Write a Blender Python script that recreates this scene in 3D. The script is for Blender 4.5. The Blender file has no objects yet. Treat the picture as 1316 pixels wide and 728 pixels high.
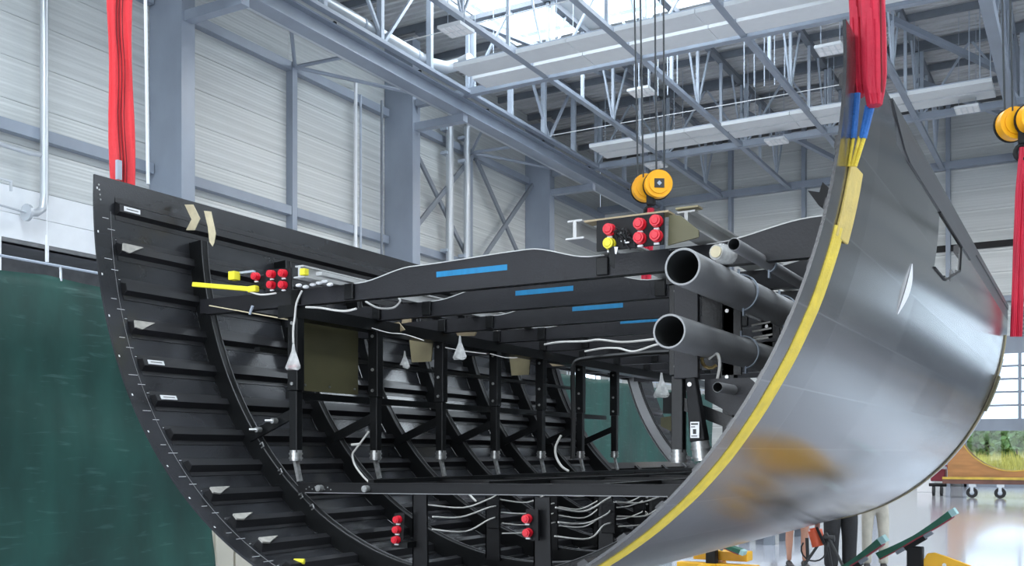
import bpy, bmesh, math, random
from mathutils import Vector, Matrix
R_ = random.Random(7)
C = bpy.context.scene.collection
SC = bpy.context.scene
# ------------------------------------------------------------------ camera
FPX, TH, CYP, EYE = 1300.84, 0.51942, 582.43, 1.6
cd = bpy.data.cameras.new('camera'); cam = bpy.data.objects.new('camera', cd); C.objects.link(cam)
cam.location = (0, 0, EYE); cam.rotation_euler = (math.pi/2, 0, TH)
cd.sensor_width = 36; cd.lens = FPX*36/1316; cd.shift_y = (CYP-364)/1316
cd.clip_end = 600; SC.camera = cam
# ------------------------------------------------------------------ world, lights, exposure
SC.view_settings.view_transform = 'Standard'; SC.view_settings.look = 'None'
SC.view_settings.exposure = -0.32; SC.view_settings.gamma = 1; SC.view_settings.use_curve_mapping = False
w = bpy.data.worlds.new('overcast_sky'); SC.world = w; w.use_nodes = True
nt = w.node_tree; nt.nodes.clear()
wo = nt.nodes.new('ShaderNodeOutputWorld'); bg = nt.nodes.new('ShaderNodeBackground')
tc = nt.nodes.new('ShaderNodeTexCoord'); sx = nt.nodes.new('ShaderNodeSeparateXYZ'); cr = nt.nodes.new('ShaderNodeValToRGB')
cr.color_ramp.elements[0].color = (0.74, 0.86, 1, 1); cr.color_ramp.elements[1].color = (0.66, 0.80, 1, 1)
cr.color_ramp.elements[0].position = 0.0; cr.color_ramp.elements[1].position = 0.8
nt.links.new(tc.outputs['Generated'], sx.inputs[0]); nt.links.new(sx.outputs[2], cr.inputs[0])
nt.links.new(cr.outputs[0], bg.inputs[0]); bg.inputs[1].default_value = 3.0
nt.links.new(bg.outputs[0], wo.inputs[0])
def area(name, loc, size, power, rot=(0, 0, 0), col=(1, 1, 1)):
    l = bpy.data.lights.new(name, 'AREA'); l.shape = 'RECTANGLE'; l.size, l.size_y = size; l.energy = power; l.color = col
    o = bpy.data.objects.new(name, l); C.objects.link(o); o.location = loc; o.rotation_euler = rot
    return o
# area lamps added as daylight; only the first skylight is in view
DAY = (0.95, 0.97, 1.0)
for (x, y, sx_, sy_, p) in ((-14.2, 31.9, 11.8, 7.5, 2800), (-14.2, 9, 11.8, 7.8, 3600), (6, 9, 9.8, 7.8, 3400), (6, 31.9, 9.8, 7.5, 2800),
                            (-14.2, -8, 11.8, 7.8, 2800), (6, -8, 9.8, 7.8, 2800)):
    area('skylight_added_lamp', (x, y, 18.36), (sx_, sy_), p, (0, 0, 0), DAY)
area('rear_added_lamp', (-5, -17.6, 4.2), (18, 7), 2400, (math.pi/2, 0, 0), DAY)  # added lamp inside the unseen rear door
area('side_added_lamp', (15.5, 14, 4), (7, 18), 1500, (0, math.pi/2, 0), DAY)  # added lamp inside the unseen side door
# ------------------------------------------------------------------ materials
MT = {}
def mat(name, col, rough=0.5, metal=0.0, var=0.0, vscale=(3, 3, 3), bump=0.0, bscale=60, spec=0.5, coat=0.0, emit=None, alpha=None, trans=0.0):
    m = bpy.data.materials.new(name); m.use_nodes = True; t = m.node_tree; b = t.nodes['Principled BSDF']
    b.inputs['Base Color'].default_value = (*col, 1); b.inputs['Roughness'].default_value = rough
    b.inputs['Metallic'].default_value = metal; b.inputs['Specular IOR Level'].default_value = spec
    b.inputs['Coat Weight'].default_value = coat; b.inputs['Coat Roughness'].default_value = 0.15
    b.inputs['Transmission Weight'].default_value = trans
    co = t.nodes.new('ShaderNodeTexCoord')
    if var > 0:
        mp = t.nodes.new('ShaderNodeMapping'); mp.inputs['Scale'].default_value = vscale
        n = t.nodes.new('ShaderNodeTexNoise'); n.inputs['Scale'].default_value = 1; n.inputs['Detail'].default_value = 5
        r = t.nodes.new('ShaderNodeMapRange'); r.inputs['From Min'].default_value = .3; r.inputs['From Max'].default_value = .7
        r.inputs['To Min'].default_value = 1-var; r.inputs['To Max'].default_value = 1+var
        mu = t.nodes.new('ShaderNodeMix'); mu.data_type = 'RGBA'; mu.blend_type = 'MULTIPLY'; mu.inputs[0].default_value = 1
        mu.inputs[6].default_value = (*col, 1)
        t.links.new(co.outputs['Object'], mp.inputs[0]); t.links.new(mp.outputs[0], n.inputs[0]); t.links.new(n.outputs[0], r.inputs[0])
        t.links.new(r.outputs[0], mu.inputs[7]); t.links.new(mu.outputs[2], b.inputs['Base Color'])
        r2 = t.nodes.new('ShaderNodeMapRange'); r2.inputs['To Min'].default_value = max(.02, rough*.8); r2.inputs['To Max'].default_value = rough*1.2
        t.links.new(n.outputs[0], r2.inputs[0]); t.links.new(r2.outputs[0], b.inputs['Roughness'])
    if bump > 0:
        n2 = t.nodes.new('ShaderNodeTexNoise'); n2.inputs['Scale'].default_value = bscale
        bp = t.nodes.new('ShaderNodeBump'); bp.inputs['Strength'].default_value = bump; bp.inputs['Distance'].default_value = 0.01
        t.links.new(co.outputs['Object'], n2.inputs[0]); t.links.new(n2.outputs[0], bp.inputs['Height']); t.links.new(bp.outputs[0], b.inputs['Normal'])
    if emit:
        b.inputs['Emission Color'].default_value = (*col, 1); b.inputs['Emission Strength'].default_value = emit
    if alpha is not None: b.inputs['Alpha'].default_value = alpha
    MT[name] = m; return m
mat('steel_grey', (.25, .285, .34), .42, .0, .10, (1, 1, .6))
mat('steel_dark', (.17, .19, .22), .5, .0, .1)
mat('steel_light', (.40, .45, .52), .45, .0, .08)
mat('galvanised', (.55, .58, .61), .34, .5, .03, (1, 1, .3))
mat('deck', (.55, .555, .56), .5, .0, .12, (.4, 2, 2))
mat('white_panel', (.66, .68, .69), .45, 0, .03)
mat('lower_wall_white', (.72, .74, .76), .35, 0, .03)
mat('dark_cladding', (.14, .145, .15), .6, 0, .2)
mat('carbon', (.024, .025, .028), .20, 0, .45, (1.2, 1.2, 3), .06, 90, .6)
mat('carbon_frame', (.007, .0075, .008), .34, 0, .2, (4, 4, 4), .1, 90, .25)
mat('carbon_beam', (.020, .020, .023), .42, 0, .2, (2, 6, 6), .1, 90, .28)
mat('black_matt', (.008, .008, .009), .6, 0, .2, spec=.3)
mat('beam_edge_sheen', (.55, .55, .53), .4, 0, .1, (6, 6, 6))  # pale colour paints the light reflected off the beam's top flange
mat('grey_pipe', (.25, .25, .252), .42, 0, .15, (2, 2, 2), .08, 40)
mat('pipe_rim', (.30, .30, .30), .4)
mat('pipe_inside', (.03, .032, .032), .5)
mat('aluminium', (.50, .50, .49), .38, .15, .08, (8, 2, 8))
mat('clear_film', (.75, .75, .73), .25, 0, .3, (30, 30, 30), .6, 30, .6, alpha=.55)
mat('silver_fitting', (.42, .42, .41), .32, .7, .35, (40, 40, 40))
mat('clip_metal', (.42, .40, .36), .5, .1, .2, (30, 30, 30))
mat('flange_grey', (.09, .09, .092), .4)
mat('carbon_shaded', (.011, .011, .012), .42, 0, .2, (3, 3, 3), spec=.22)  # darker beam carbon: shade of the lower interior put into the colour
mat('stringer_face', (.021, .021, .023), .32, 0, .2, (2, .4, 6), spec=.5)
mat('red_cap', (.70, .012, .03), .35, 0, .08, (20, 20, 20))
mat('yellow_cap', (.80, .68, .03), .4)
mat('yellow_foam', (.86, .76, .04), .7, 0, .08, (10, 10, 10))
mat('blue_tape', (.0, .20, .42), .5, 0, .12, (30, 5, 5))
mat('masking_tape', (.62, .54, .36), .7, 0, .12, (20, 20, 20))
mat('paper', (.80, .80, .80), .6)
mat('ink', (.03, .03, .03), .6)
mat('olive', (.115, .105, .050), .5, 0, .15, (3, 3, 3))
mat('tan_board', (.42, .33, .20), .6, 0, .15, (4, 4, 4))
mat('khaki', (.27, .23, .13), .6, 0, .2, (6, 6, 6))
mat('white_cable', (.72, .70, .66), .45)
mat('brass', (.45, .33, .14), .35, .8, .2)
mat('sling_red', (.78, .035, .045), .62, 0, .18, (14, 14, 2), .5, 40)
mat('sling_crimson', (.50, .012, .040), .65, 0, .2, (20, 20, 2), .5, 40)
mat('seam_dark', (.16, .008, .012), .8)
mat('sling_yellow', (.74, .55, .05), .6, 0, .12, (20, 20, 20), .6, 120)
mat('pad_yellow', (.60, .45, .13), .75, 0, .1, (20, 20, 20), .5, 100)
mat('sling_blue', (.02, .13, .42), .6, 0, .15, (20, 20, 20), .5, 100)
mat('hoist_yellow', (.88, .40, .01), .35, 0, .08)
mat('wire_rope', (.045, .05, .055), .45, .4)
mat('green_tarp', (.011, .060, .048), .55, 0, .35, (1.2, 2.5, .9), .6, 5)
mat('cream', (.55, .52, .43), .6, 0, .06, (2, 2, 2))
mat('wood', (.42, .19, .06), .45, 0, .22, (1, 6, 6))
mat('wood_dark', (.16, .07, .05), .5, 0, .2)
mat('yellow_edge', (.62, .42, .06), .5, 0, .2)
mat('rubber', (.02, .02, .02), .6)
mat('green_pad', (.012, .10, .06), .65, 0, .15, (20, 20, 20))
mat('pad_end', (.32, .50, .50), .6)
mat('frame_yellow', (.80, .42, .01), .45, 0, .1, (4, 4, 4))
mat('skin_tone', (.50, .26, .18), .55, 0, .1, (6, 6, 6), spec=.35)
mat('black_cloth', (.012, .012, .013), .8, 0, .3, (10, 10, 10), .5, 30)
mat('beige_cloth', (.45, .42, .35), .8, 0, .12, (10, 10, 10), .4, 30)
mat('navy_cloth', (.03, .035, .06), .8, 0, .2)
mat('grey_cloth', (.20, .21, .22), .8, 0, .2)
mat('hair_brown', (.06, .035, .02), .7)
mat('shoe', (.035, .03, .03), .6)
mat('red_orange', (.55, .08, .025), .4, 0, .15)
mat('dark_red', (.22, .015, .03), .5)
mat('grass_blade', (.62, .55, .17), .9, 0, .4, (1.5, 1.5, 1.5))
mat('leaf', (.17, .27, .09), .8, 0, .45, (2, 2, 2))
mat('eye_white', (.8, .8, .8), .3)
mat('lip', (.4, .12, .1), .5)
def nodes(name):
    m = bpy.data.materials.new(name); m.use_nodes = True; MT[name] = m; return m, m.node_tree, m.node_tree.nodes['Principled BSDF']
# profiled sandwich cladding: very fine horizontal ribs and soft sheen
m, t, b = nodes('cladding'); co = t.nodes.new('ShaderNodeTexCoord'); mp = t.nodes.new('ShaderNodeMapping'); mp.inputs['Scale'].default_value = (.12, .12, 9)
n = t.nodes.new('ShaderNodeTexNoise'); n.inputs['Scale'].default_value = 1; n.inputs['Detail'].default_value = 4
r = t.nodes.new('ShaderNodeValToRGB'); r.color_ramp.elements[0].color = (.44, .46, .455, 1); r.color_ramp.elements[1].color = (.60, .62, .61, 1)
r.color_ramp.elements[0].position = .3; r.color_ramp.elements[1].position = .7
t.links.new(co.outputs['Object'], mp.inputs[0]); t.links.new(mp.outputs[0], n.inputs[0]); t.links.new(n.outputs[0], r.inputs[0]); t.links.new(r.outputs[0], b.inputs['Base Color'])
wv = t.nodes.new('ShaderNodeTexWave'); wv.bands_direction = 'Z'; wv.inputs['Scale'].default_value = 3.2; wv.wave_profile = 'TRI'
bp = t.nodes.new('ShaderNodeBump'); bp.inputs['Strength'].default_value = .25; bp.inputs['Distance'].default_value = .02
t.links.new(co.outputs['Object'], wv.inputs[0]); t.links.new(wv.outputs['Fac'], bp.inputs['Height']); t.links.new(bp.outputs[0], b.inputs['Normal'])
b.inputs['Roughness'].default_value = .33
# polished concrete
m, t, b = nodes('floor'); co = t.nodes.new('ShaderNodeTexCoord'); n = t.nodes.new('ShaderNodeTexNoise'); n.inputs['Scale'].default_value = .6; n.inputs['Detail'].default_value = 6
r = t.nodes.new('ShaderNodeValToRGB'); r.color_ramp.elements[0].color = (.47, .475, .53, 1); r.color_ramp.elements[1].color = (.56, .565, .62, 1)
t.links.new(co.outputs['Object'], n.inputs[0]); t.links.new(n.outputs[0], r.inputs[0]); t.links.new(r.outputs[0], b.inputs['Base Color'])
b.inputs['Roughness'].default_value = .16; b.inputs['Coat Weight'].default_value = .5; b.inputs['Coat Roughness'].default_value = .08
# outer skin: fibre tows laid along the barrel, patches of plies in slightly different tone
m, t, b = nodes('outer_skin'); uv = t.nodes.new('ShaderNodeUVMap'); uv.uv_map = 'UVMap'
br = t.nodes.new('ShaderNodeTexBrick'); br.inputs['Scale'].default_value = 1; br.inputs['Brick Width'].default_value = 1.45; br.inputs['Row Height'].default_value = .30
br.inputs['Mortar Size'].default_value = .0035; br.offset = 0.0
br.inputs['Color1'].default_value = (.155, .152, .152, 1); br.inputs['Color2'].default_value = (.260, .255, .252, 1); br.inputs['Mortar'].default_value = (.30, .30, .30, 1)
mp = t.nodes.new('ShaderNodeMapping'); mp.inputs['Scale'].default_value = (.35, 9, 1)
n = t.nodes.new('ShaderNodeTexNoise'); n.inputs['Scale'].default_value = 1; n.inputs['Detail'].default_value = 4
mr = t.nodes.new('ShaderNodeMapRange'); mr.inputs['To Min'].default_value = .82; mr.inputs['To Max'].default_value = 1.18
mx = t.nodes.new('ShaderNodeMix'); mx.data_type = 'RGBA'; mx.blend_type = 'MULTIPLY'; mx.inputs[0].default_value = 1
t.links.new(uv.outputs[0], br.inputs[0]); t.links.new(uv.outputs[0], mp.inputs[0]); t.links.new(mp.outputs[0], n.inputs[0]); t.links.new(n.outputs[0], mr.inputs[0])
t.links.new(br.outputs[0], mx.inputs[6]); t.links.new(mr.outputs[0], mx.inputs[7]); t.links.new(mx.outputs[2], b.inputs['Base Color'])
rr = t.nodes.new('ShaderNodeMapRange'); rr.inputs['To Min'].default_value = .12; rr.inputs['To Max'].default_value = .22
t.links.new(n.outputs[0], rr.inputs[0]); t.links.new(rr.outputs[0], b.inputs['Roughness'])
b.inputs['Metallic'].default_value = .85; b.inputs['Specular IOR Level'].default_value = .5
bp = t.nodes.new('ShaderNodeBump'); bp.inputs['Strength'].default_value = .02; bp.inputs['Distance'].default_value = .002
t.links.new(n.outputs[0], bp.inputs['Height']); t.links.new(bp.outputs[0], b.inputs['Normal'])
mat('edge_lap', (.060, .062, .066), .38, .3, .15, (2, .5, 8))
# chalky scuffs and creases on the tarpaulin
t = MT['green_tarp'].node_tree; b = t.nodes['Principled BSDF']; co = t.nodes.new('ShaderNodeTexCoord'); mp = t.nodes.new('ShaderNodeMapping')
mp.inputs['Rotation'].default_value = (.6, 0, 0); mp.inputs['Scale'].default_value = (1, 1.2, 9)
n = t.nodes.new('ShaderNodeTexNoise'); n.inputs['Scale'].default_value = 2.2; n.inputs['Detail'].default_value = 6; n.inputs['Distortion'].default_value = .6
rp = t.nodes.new('ShaderNodeMapRange'); rp.inputs['From Min'].default_value = .60; rp.inputs['From Max'].default_value = .78; rp.inputs['To Max'].default_value = .45
mx = t.nodes.new('ShaderNodeMix'); mx.data_type = 'RGBA'; old = b.inputs['Base Color'].links[0].from_socket
t.links.new(co.outputs['Object'], mp.inputs[0]); t.links.new(mp.outputs[0], n.inputs[0]); t.links.new(n.outputs[0], rp.inputs[0]); t.links.new(rp.outputs[0], mx.inputs[0])
t.links.new(old, mx.inputs[6]); mx.inputs[7].default_value = (.10, .20, .18, 1); t.links.new(mx.outputs[2], b.inputs['Base Color'])
# thin glass
m = bpy.data.materials.new('pane_glass'); m.use_nodes = True; t = m.node_tree; t.nodes.clear(); MT['pane_glass'] = m
o = t.nodes.new('ShaderNodeOutputMaterial'); tr = t.nodes.new('ShaderNodeBsdfTransparent'); tr.inputs[0].default_value = (.93, .96, .97, 1)
gl = t.nodes.new('ShaderNodeBsdfGlossy'); gl.inputs['Roughness'].default_value = .03; mix = t.nodes.new('ShaderNodeMixShader'); mix.inputs[0].default_value = .015
t.links.new(tr.outputs[0], mix.inputs[1]); t.links.new(gl.outputs[0], mix.inputs[2]); t.links.new(mix.outputs[0], o.inputs[0])
# ------------------------------------------------------------------ mesh helpers
V = Vector
class MB:
    def __init__(s): s.v = []; s.f = []; s.m = []
    def add(s, vs, fs, mi=0):
        k = len(s.v); s.v += [tuple(v) for v in vs]; s.f += [tuple(i+k for i in f) for f in fs]; s.m += [mi]*len(fs)
        return s
    def box(s, a, b, mi=0):
        x0, y0, z0 = a; x1, y1, z1 = b
        if x0 > x1: x0, x1 = x1, x0
        if y0 > y1: y0, y1 = y1, y0
        if z0 > z1: z0, z1 = z1, z0
        return s.add([(x0,y0,z0),(x1,y0,z0),(x1,y1,z0),(x0,y1,z0),(x0,y0,z1),(x1,y0,z1),(x1,y1,z1),(x0,y1,z1)],
              [(0,3,2,1),(4,5,6,7),(0,1,5,4),(1,2,6,5),(2,3,7,6),(3,0,4,7)], mi)
    def bar(s, p, q, w, h, up=(0,0,1), mi=0, w2=None, h2=None):
        p, q = V(p), V(q); d = (q-p).normalized(); up = V(up)
        if abs(d.dot(up)) > .98: up = V((0, 1, 0)) if abs(d.y) < .9 else V((1, 0, 0))
        sd = d.cross(up).normalized(); u = sd.cross(d)
        w2 = w if w2 is None else w2; h2 = h if h2 is None else h2
        vs = [c + sd*a*W/2 + u*b_*H/2 for c, W, H in ((p, w, h), (q, w2, h2)) for a, b_ in ((-1,-1),(1,-1),(1,1),(-1,1))]
        return s.add(vs, [(0,3,2,1),(4,5,6,7),(0,1,5,4),(1,2,6,5),(2,3,7,6),(3,0,4,7)], mi)
    def tube(s, pts, r, n=8, mi=0, caps=True, r2=None):
        pts = [V(p) for p in pts]; N = len(pts); rs = [r]*N if r2 is None else [r+(r2-r)*i/(N-1) for i in range(N)]
        if isinstance(r, (list, tuple)): rs = list(r)
        d = (pts[1]-pts[0]).normalized(); up = V((0,0,1)) if abs(d.z) < .9 else V((1,0,0)); a = d.cross(up).normalized(); vs = []
        for i, p in enumerate(pts):
            if i == 0: dd = pts[1]-pts[0]
            elif i == N-1: dd = pts[-1]-pts[-2]
            else: dd = (pts[i+1]-pts[i]).normalized()+(pts[i]-pts[i-1]).normalized()
            dd.normalize(); a = (a-dd*a.dot(dd)).normalized(); b_ = dd.cross(a)
            for k in range(n):
                t_ = 2*math.pi*k/n; vs.append(p+(a*math.cos(t_)+b_*math.sin(t_))*rs[i])
        fs = [(i*n+k, i*n+(k+1)%n, (i+1)*n+(k+1)%n, (i+1)*n+k) for i in range(N-1) for k in range(n)]
        if caps: fs += [tuple(range(n))[::-1], tuple((N-1)*n+k for k in range(n))]
        return s.add(vs, fs, mi)
    def cyl(s, p, q, r, n=16, mi=0, r2=None): return s.tube([p, q], r, n, mi, True, r2)
    def pipe(s, p, q, ro, ri, n=32):
        "hollow pipe: outer wall, rim, inner wall (material 1 rim, 2 inside)"
        p, q = V(p), V(q); d = (q-p).normalized(); up = V((0,0,1)) if abs(d.z) < .9 else V((1,0,0)); a = d.cross(up).normalized(); b_ = d.cross(a)
        rings = []
        for c, r in ((q, ro), (p+d*.003, ro), (p, ro-.002), (p, ri+.001), (p+d*.003, ri), (q, ri)):
            rings.append([c+(a*math.cos(2*math.pi*k/n)+b_*math.sin(2*math.pi*k/n))*r for k in range(n)])
        vs = [v for rg in rings for v in rg]; k0 = len(s.v); s.v += [tuple(v) for v in vs]
        for i in range(5):
            for k in range(n):
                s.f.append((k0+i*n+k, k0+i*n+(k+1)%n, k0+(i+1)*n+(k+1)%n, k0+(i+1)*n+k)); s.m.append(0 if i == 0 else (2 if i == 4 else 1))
        return s
    def prism(s, poly, axis, a, b, mi=0):
        "poly of 2D points extruded along axis 'x','y','z' from a to b"
        def mk(p, c): return {'x': (c, p[0], p[1]), 'y': (p[0], c, p[1]), 'z': (p[0], p[1], c)}[axis]
        n = len(poly); vs = [mk(p, a) for p in poly]+[mk(p, b) for p in poly]
        fs = [tuple(range(n)), tuple(range(n, 2*n))[::-1]]+[(i, n+i, n+(i+1)%n, (i+1)%n) for i in range(n)]
        return s.add(vs, fs, mi)
    def sweep(s, rings, closed=True, mi=0, caps=True):
        n = len(rings[0]); vs = [v for r in rings for v in r]
        K = n if closed else n-1
        fs = [(i*n+k, i*n+(k+1)%n, (i+1)*n+(k+1)%n, (i+1)*n+k) for i in range(len(rings)-1) for k in range(K)]
        if caps and closed: fs += [tuple(range(n))[::-1], tuple((len(rings)-1)*n+k for k in range(n))]
        return s.add(vs, fs, mi)
    def ball(s, c, r, nu=12, nv=8, mi=0, sc=(1,1,1)):
        c = V(c); vs = [c+V((0,0,r*sc[2]))]
        for j in range(1, nv):
            for i in range(nu):
                a = math.pi*j/nv; b_ = 2*math.pi*i/nu
                vs.append(c+V((r*sc[0]*math.sin(a)*math.cos(b_), r*sc[1]*math.sin(a)*math.sin(b_), r*sc[2]*math.cos(a))))
        vs.append(c-V((0,0,r*sc[2]))); fs = [(0, 1+i, 1+(i+1)%nu) for i in range(nu)]
        for j in range(nv-2):
            fs += [(1+j*nu+i, 1+(j+1)*nu+i, 1+(j+1)*nu+(i+1)%nu, 1+j*nu+(i+1)%nu) for i in range(nu)]
        L = len(vs)-1; fs += [(L, 1+(nv-2)*nu+(i+1)%nu, 1+(nv-2)*nu+i) for i in range(nu)]
        return s.add(vs, fs, mi)
    def build(s, name, mats, parent=None, smooth=False, bevel=0, loc=None, label=None, kind=None):
        me = bpy.data.meshes.new(name)
        base = V((0,0,0))
        if parent is not None:
            p = parent
            while p is not None: base = base+V(p.location); p = p.parent
        off = V(loc) if loc is not None else V((0,0,0))
        tot = base+off
        me.from_pydata([tuple(V(v)-tot) for v in s.v], [], s.f)
        for mm in (mats if isinstance(mats, (list, tuple)) else [mats]): me.materials.append(MT[mm])
        for i, p in enumerate(me.polygons): p.material_index = s.m[i]; p.use_smooth = smooth
        bm = bmesh.new(); bm.from_mesh(me); bmesh.ops.recalc_face_normals(bm, faces=bm.faces[:]); bm.to_mesh(me); bm.free()
        if smooth:
            try: me.set_sharp_from_angle(angle=math.radians(38))
            except Exception: pass
        o = bpy.data.objects.new(name, me); C.objects.link(o); o.location = off
        if parent is not None: o.parent = parent
        if bevel:
            md = o.modifiers.new('bevel', 'BEVEL'); md.width = bevel; md.segments = 2; md.limit_method = 'ANGLE'
        if label: o['label'] = label
        if kind: o['kind'] = kind
        return o
def tag(o, label, cat, group=None):
    o['label'] = label; o['category'] = cat
    if group: o['group'] = group
    return o
def thing(name, label, cat, loc, group=None):
    o = bpy.data.objects.new(name, None); C.objects.link(o); o.location = loc; o.empty_display_size = .2
    return tag(o, label, cat, group)
def struct(o): o['kind'] = 'structure'; return o
def at(px, py, Y=None, X=None, Z=None, D=None):
    c, s_ = math.cos(TH), math.sin(TH); u = (px-658)/FPX; v = (CYP-py)/FPX
    d = V((u*c-s_, u*s_+c, v)); t_ = D if D else (Y/d.y if Y is not None else (X/d.x if X is not None else (Z-EYE)/d.z))
    return d*t_+V((0, 0, EYE))
def dupe(o, parent, loc):
    c = o.copy(); C.objects.link(c); c.parent = parent; c.location = loc; return c
def bez(p0, p1, p2, p3, n=10):
    p0, p1, p2, p3 = map(V, (p0, p1, p2, p3))
    return [p0*(1-t_)**3+p1*3*t_*(1-t_)**2+p2*3*t_*t_*(1-t_)+p3*t_**3 for t_ in [i/n for i in range(n+1)]]
def smooth_path(pts, k=6):
    pts = [V(p) for p in pts]; out = []
    for i in range(len(pts)-1):
        a = pts[max(0, i-1)]; b_ = pts[i]; c = pts[i+1]; d = pts[min(len(pts)-1, i+2)]
        for j in range(k):
            t_ = j/k; out.append(.5*((2*b_)+(-a+c)*t_+(2*a-5*b_+4*c-d)*t_*t_+(-a+3*b_-3*c+d)*t_**3))
    return out+[pts[-1]]
# ================================================================== THE HALL
WX, EX, NY, SY, RZ = -24.0, 16.0, 52.0, -18.0, 18.2
RX = -20.6   # crane runway
# ---- floor and ground
fl = MB().box((WX-2, SY, -.3), (EX, NY+.3, 0)).build('floor', 'floor'); struct(fl)
g = MB(); NX_, NY_ = 40, 30
gv = [(-80+160*i/NX_, NY+.3+100*j/NY_, -.15+.6*R_.random()*(1 if j > 0 else 0)+j*.13) for j in range(NY_+1) for i in range(NX_+1)]
g.add(gv, [(j*(NX_+1)+i, j*(NX_+1)+i+1, (j+1)*(NX_+1)+i+1, (j+1)*(NX_+1)+i) for j in range(NY_) for i in range(NX_)])
struct(g.build('ground', 'grass_blade', smooth=True))
g = MB()
for i in range(14000):
    x = R_.uniform(-12, 10); y = NY+1.5+R_.random()**1.2*23; gz = .039*(y-NY); h = gz+R_.uniform(.3, 1.0); a = R_.uniform(0, 6.28); l = R_.uniform(-.25, .25)
    g.add([(x-.04*math.cos(a), y-.04*math.sin(a), gz-.2), (x+.04*math.cos(a), y+.04*math.sin(a), gz-.2), (x+l, y+l*.5, h)], [(0, 1, 2)])
tag(g.build('tall_grass', 'grass_blade', kind='stuff'), 'tall yellow-green grass growing outside the glazed door', 'grass')
SPOTS = [(-10.6, 80, 2.0), (-6.9, 82, 2.4), (-4.3, 79, 1.9), (-2.2, 83, 2.6), (.8, 80, 2.1), (4, 82, 2.5)]
SHL = ['bushy green shrub outside, furthest left of the row beyond the door', 'tall green shrub outside, second from the left in the row beyond the door', 'low green shrub outside, in the middle of the row behind the grass',
       'tallest green shrub outside, above the wooden former', 'green shrub outside at the right edge of the photograph', 'green shrub outside, last of the row beyond the door']
for i, (x, y, h) in enumerate(SPOTS):
    sh = thing('shrub', SHL[i], 'shrub', (x, y, 1.0), 'shrubs beyond the grass')
    f = MB()
    for k in range(500):
        a = R_.uniform(0, 6.28); q = R_.random()**.4; e = R_.uniform(-.6, 1.57); c = V((x, y, .9+h*.5))+V((math.cos(a)*math.cos(e)*1.9*q, math.sin(a)*math.cos(e)*1.5*q, math.sin(e)*h*.55*q))
        u = V((R_.uniform(-1,1), R_.uniform(-1,1), R_.uniform(-1,1))).normalized()*.27; v2 = u.cross(V((R_.uniform(-1,1), R_.uniform(-1,1), R_.uniform(-1,1)))).normalized()*.2
        f.add([c-u, c-v2, c+u, c+v2], [(0,1,2,3)])
    f.build('foliage', 'leaf', sh)
    s_ = MB()
    for k in range(4): s_.tube([(x, y, .9), (x+R_.uniform(-.6,.6), y, .9+h*.6)], .05, 5)
    s_.build('stem', 'wood_dark', sh)
hb = MB(); hv = []
for j in range(9):
    for i in range(61): hv.append((-30+i, 88-1.2*math.cos(j*.4)+R_.uniform(-.5, .5), -1+j*.56+(R_.uniform(-.4, .4) if j > 2 else 0)))
hb.add(hv, [(j*61+i, j*61+i+1, (j+1)*61+i+1, (j+1)*61+i) for j in range(8) for i in range(60)])
for k in range(5000):
    x = R_.uniform(-30, 30); z = R_.uniform(0, 3.6); c = V((x, 86.4+R_.uniform(-.5, .9), z)); u = V((R_.uniform(-1,1), R_.uniform(-.5,.5), R_.uniform(-1,1))).normalized()*.34; v2 = u.cross(V((R_.uniform(-1,1), 2, R_.uniform(-1,1)))).normalized()*.28
    hb.add([c-u, c-v2, c+u, c+v2], [(0,1,2,3)])
tag(hb.build('hedge', 'leaf', kind='stuff'), 'dense green hedge outside, behind the shrubs beyond the glazed door', 'hedge')
# ---- left wall: cladding panels between posts, white lower courses, dark recess below
wl = bpy.data.objects.new('wall_left', None); C.objects.link(wl); wl['kind'] = 'structure'; wl.location = (WX, 0, 0)
COLY = [-13.45, -2.05, 9.35, 20.75, 32.15, 43.5]
def panels(parent, y0, y1, zs, matn, xface, th=.1, axis='x'):
    cache = {}
    for z0, z1 in zs:
        key = (round(y1-y0, 3), round(z1-z0, 3), matn)
        P = V(parent.location)
        if key not in PCACHE:
            mb = MB(); g_ = .006
            if axis == 'x': mb.box((P.x-th, P.y+g_, P.z+g_), (P.x, P.y+(y1-y0)-g_, P.z+(z1-z0)-g_))
            else: mb.box((P.x+g_, P.y, P.z+g_), (P.x+(y1-y0)-g_, P.y+th, P.z+(z1-z0)-g_))
            ob = mb.build('wall_panel', matn, parent, bevel=0); PCACHE[key] = ob
            ob.location = ((xface-P.x, y0-P.y, z0-P.z) if axis == 'x' else (y0-P.x, xface-P.y, z0-P.z))
        else:
            dupe(PCACHE[key], parent, ((xface-P.x, y0-P.y, z0-P.z) if axis == 'x' else (y0-P.x, xface-P.y, z0-P.z)))
PCACHE = {}
MB().box((WX-.3, SY, 7.0), (WX-.1, NY, RZ+.2)).build('backing', 'dark_cladding', wl)
bays = sorted(COLY+[15.05, 26.45, 37.85, 49.2]); bays = [9.35, 15.05, 20.75, 26.45, 32.15, 37.85, 43.5, NY]
UP = [(8.45+i*1.1, min(8.45+(i+1)*1.1, RZ)) for i in range(9)]
for a, b_ in zip(bays[:-1], bays[1:]):
    panels(wl, a, b_, UP, 'cladding', WX)
    PC = PCACHE; panels(wl, a, b_, [(7.1, 7.75), (7.75, 8.45)], 'lower_wall_white', WX)
for a, b_ in ((SY, COLY[0]), (COLY[0], COLY[1]), (COLY[1], COLY[2])):
    panels(wl, a, b_, [(7.1, 12.65), (12.65, RZ)], 'cladding', WX)
mb = MB(); mb.box((WX-2.0, SY, 0), (WX-1.9, NY, 7.0)); mb.box((WX-2, SY, 7.0), (WX, NY, 7.1)); mb.box((WX-.25, 15.55, 0), (WX, 15.85, 7.1))
mb.build('recess_wall', 'dark_cladding', wl)
MB().box((WX-.25, 15.4, 0), (WX+.01, 15.86, 7.1)).build('pier', 'lower_wall_white', wl)
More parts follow.
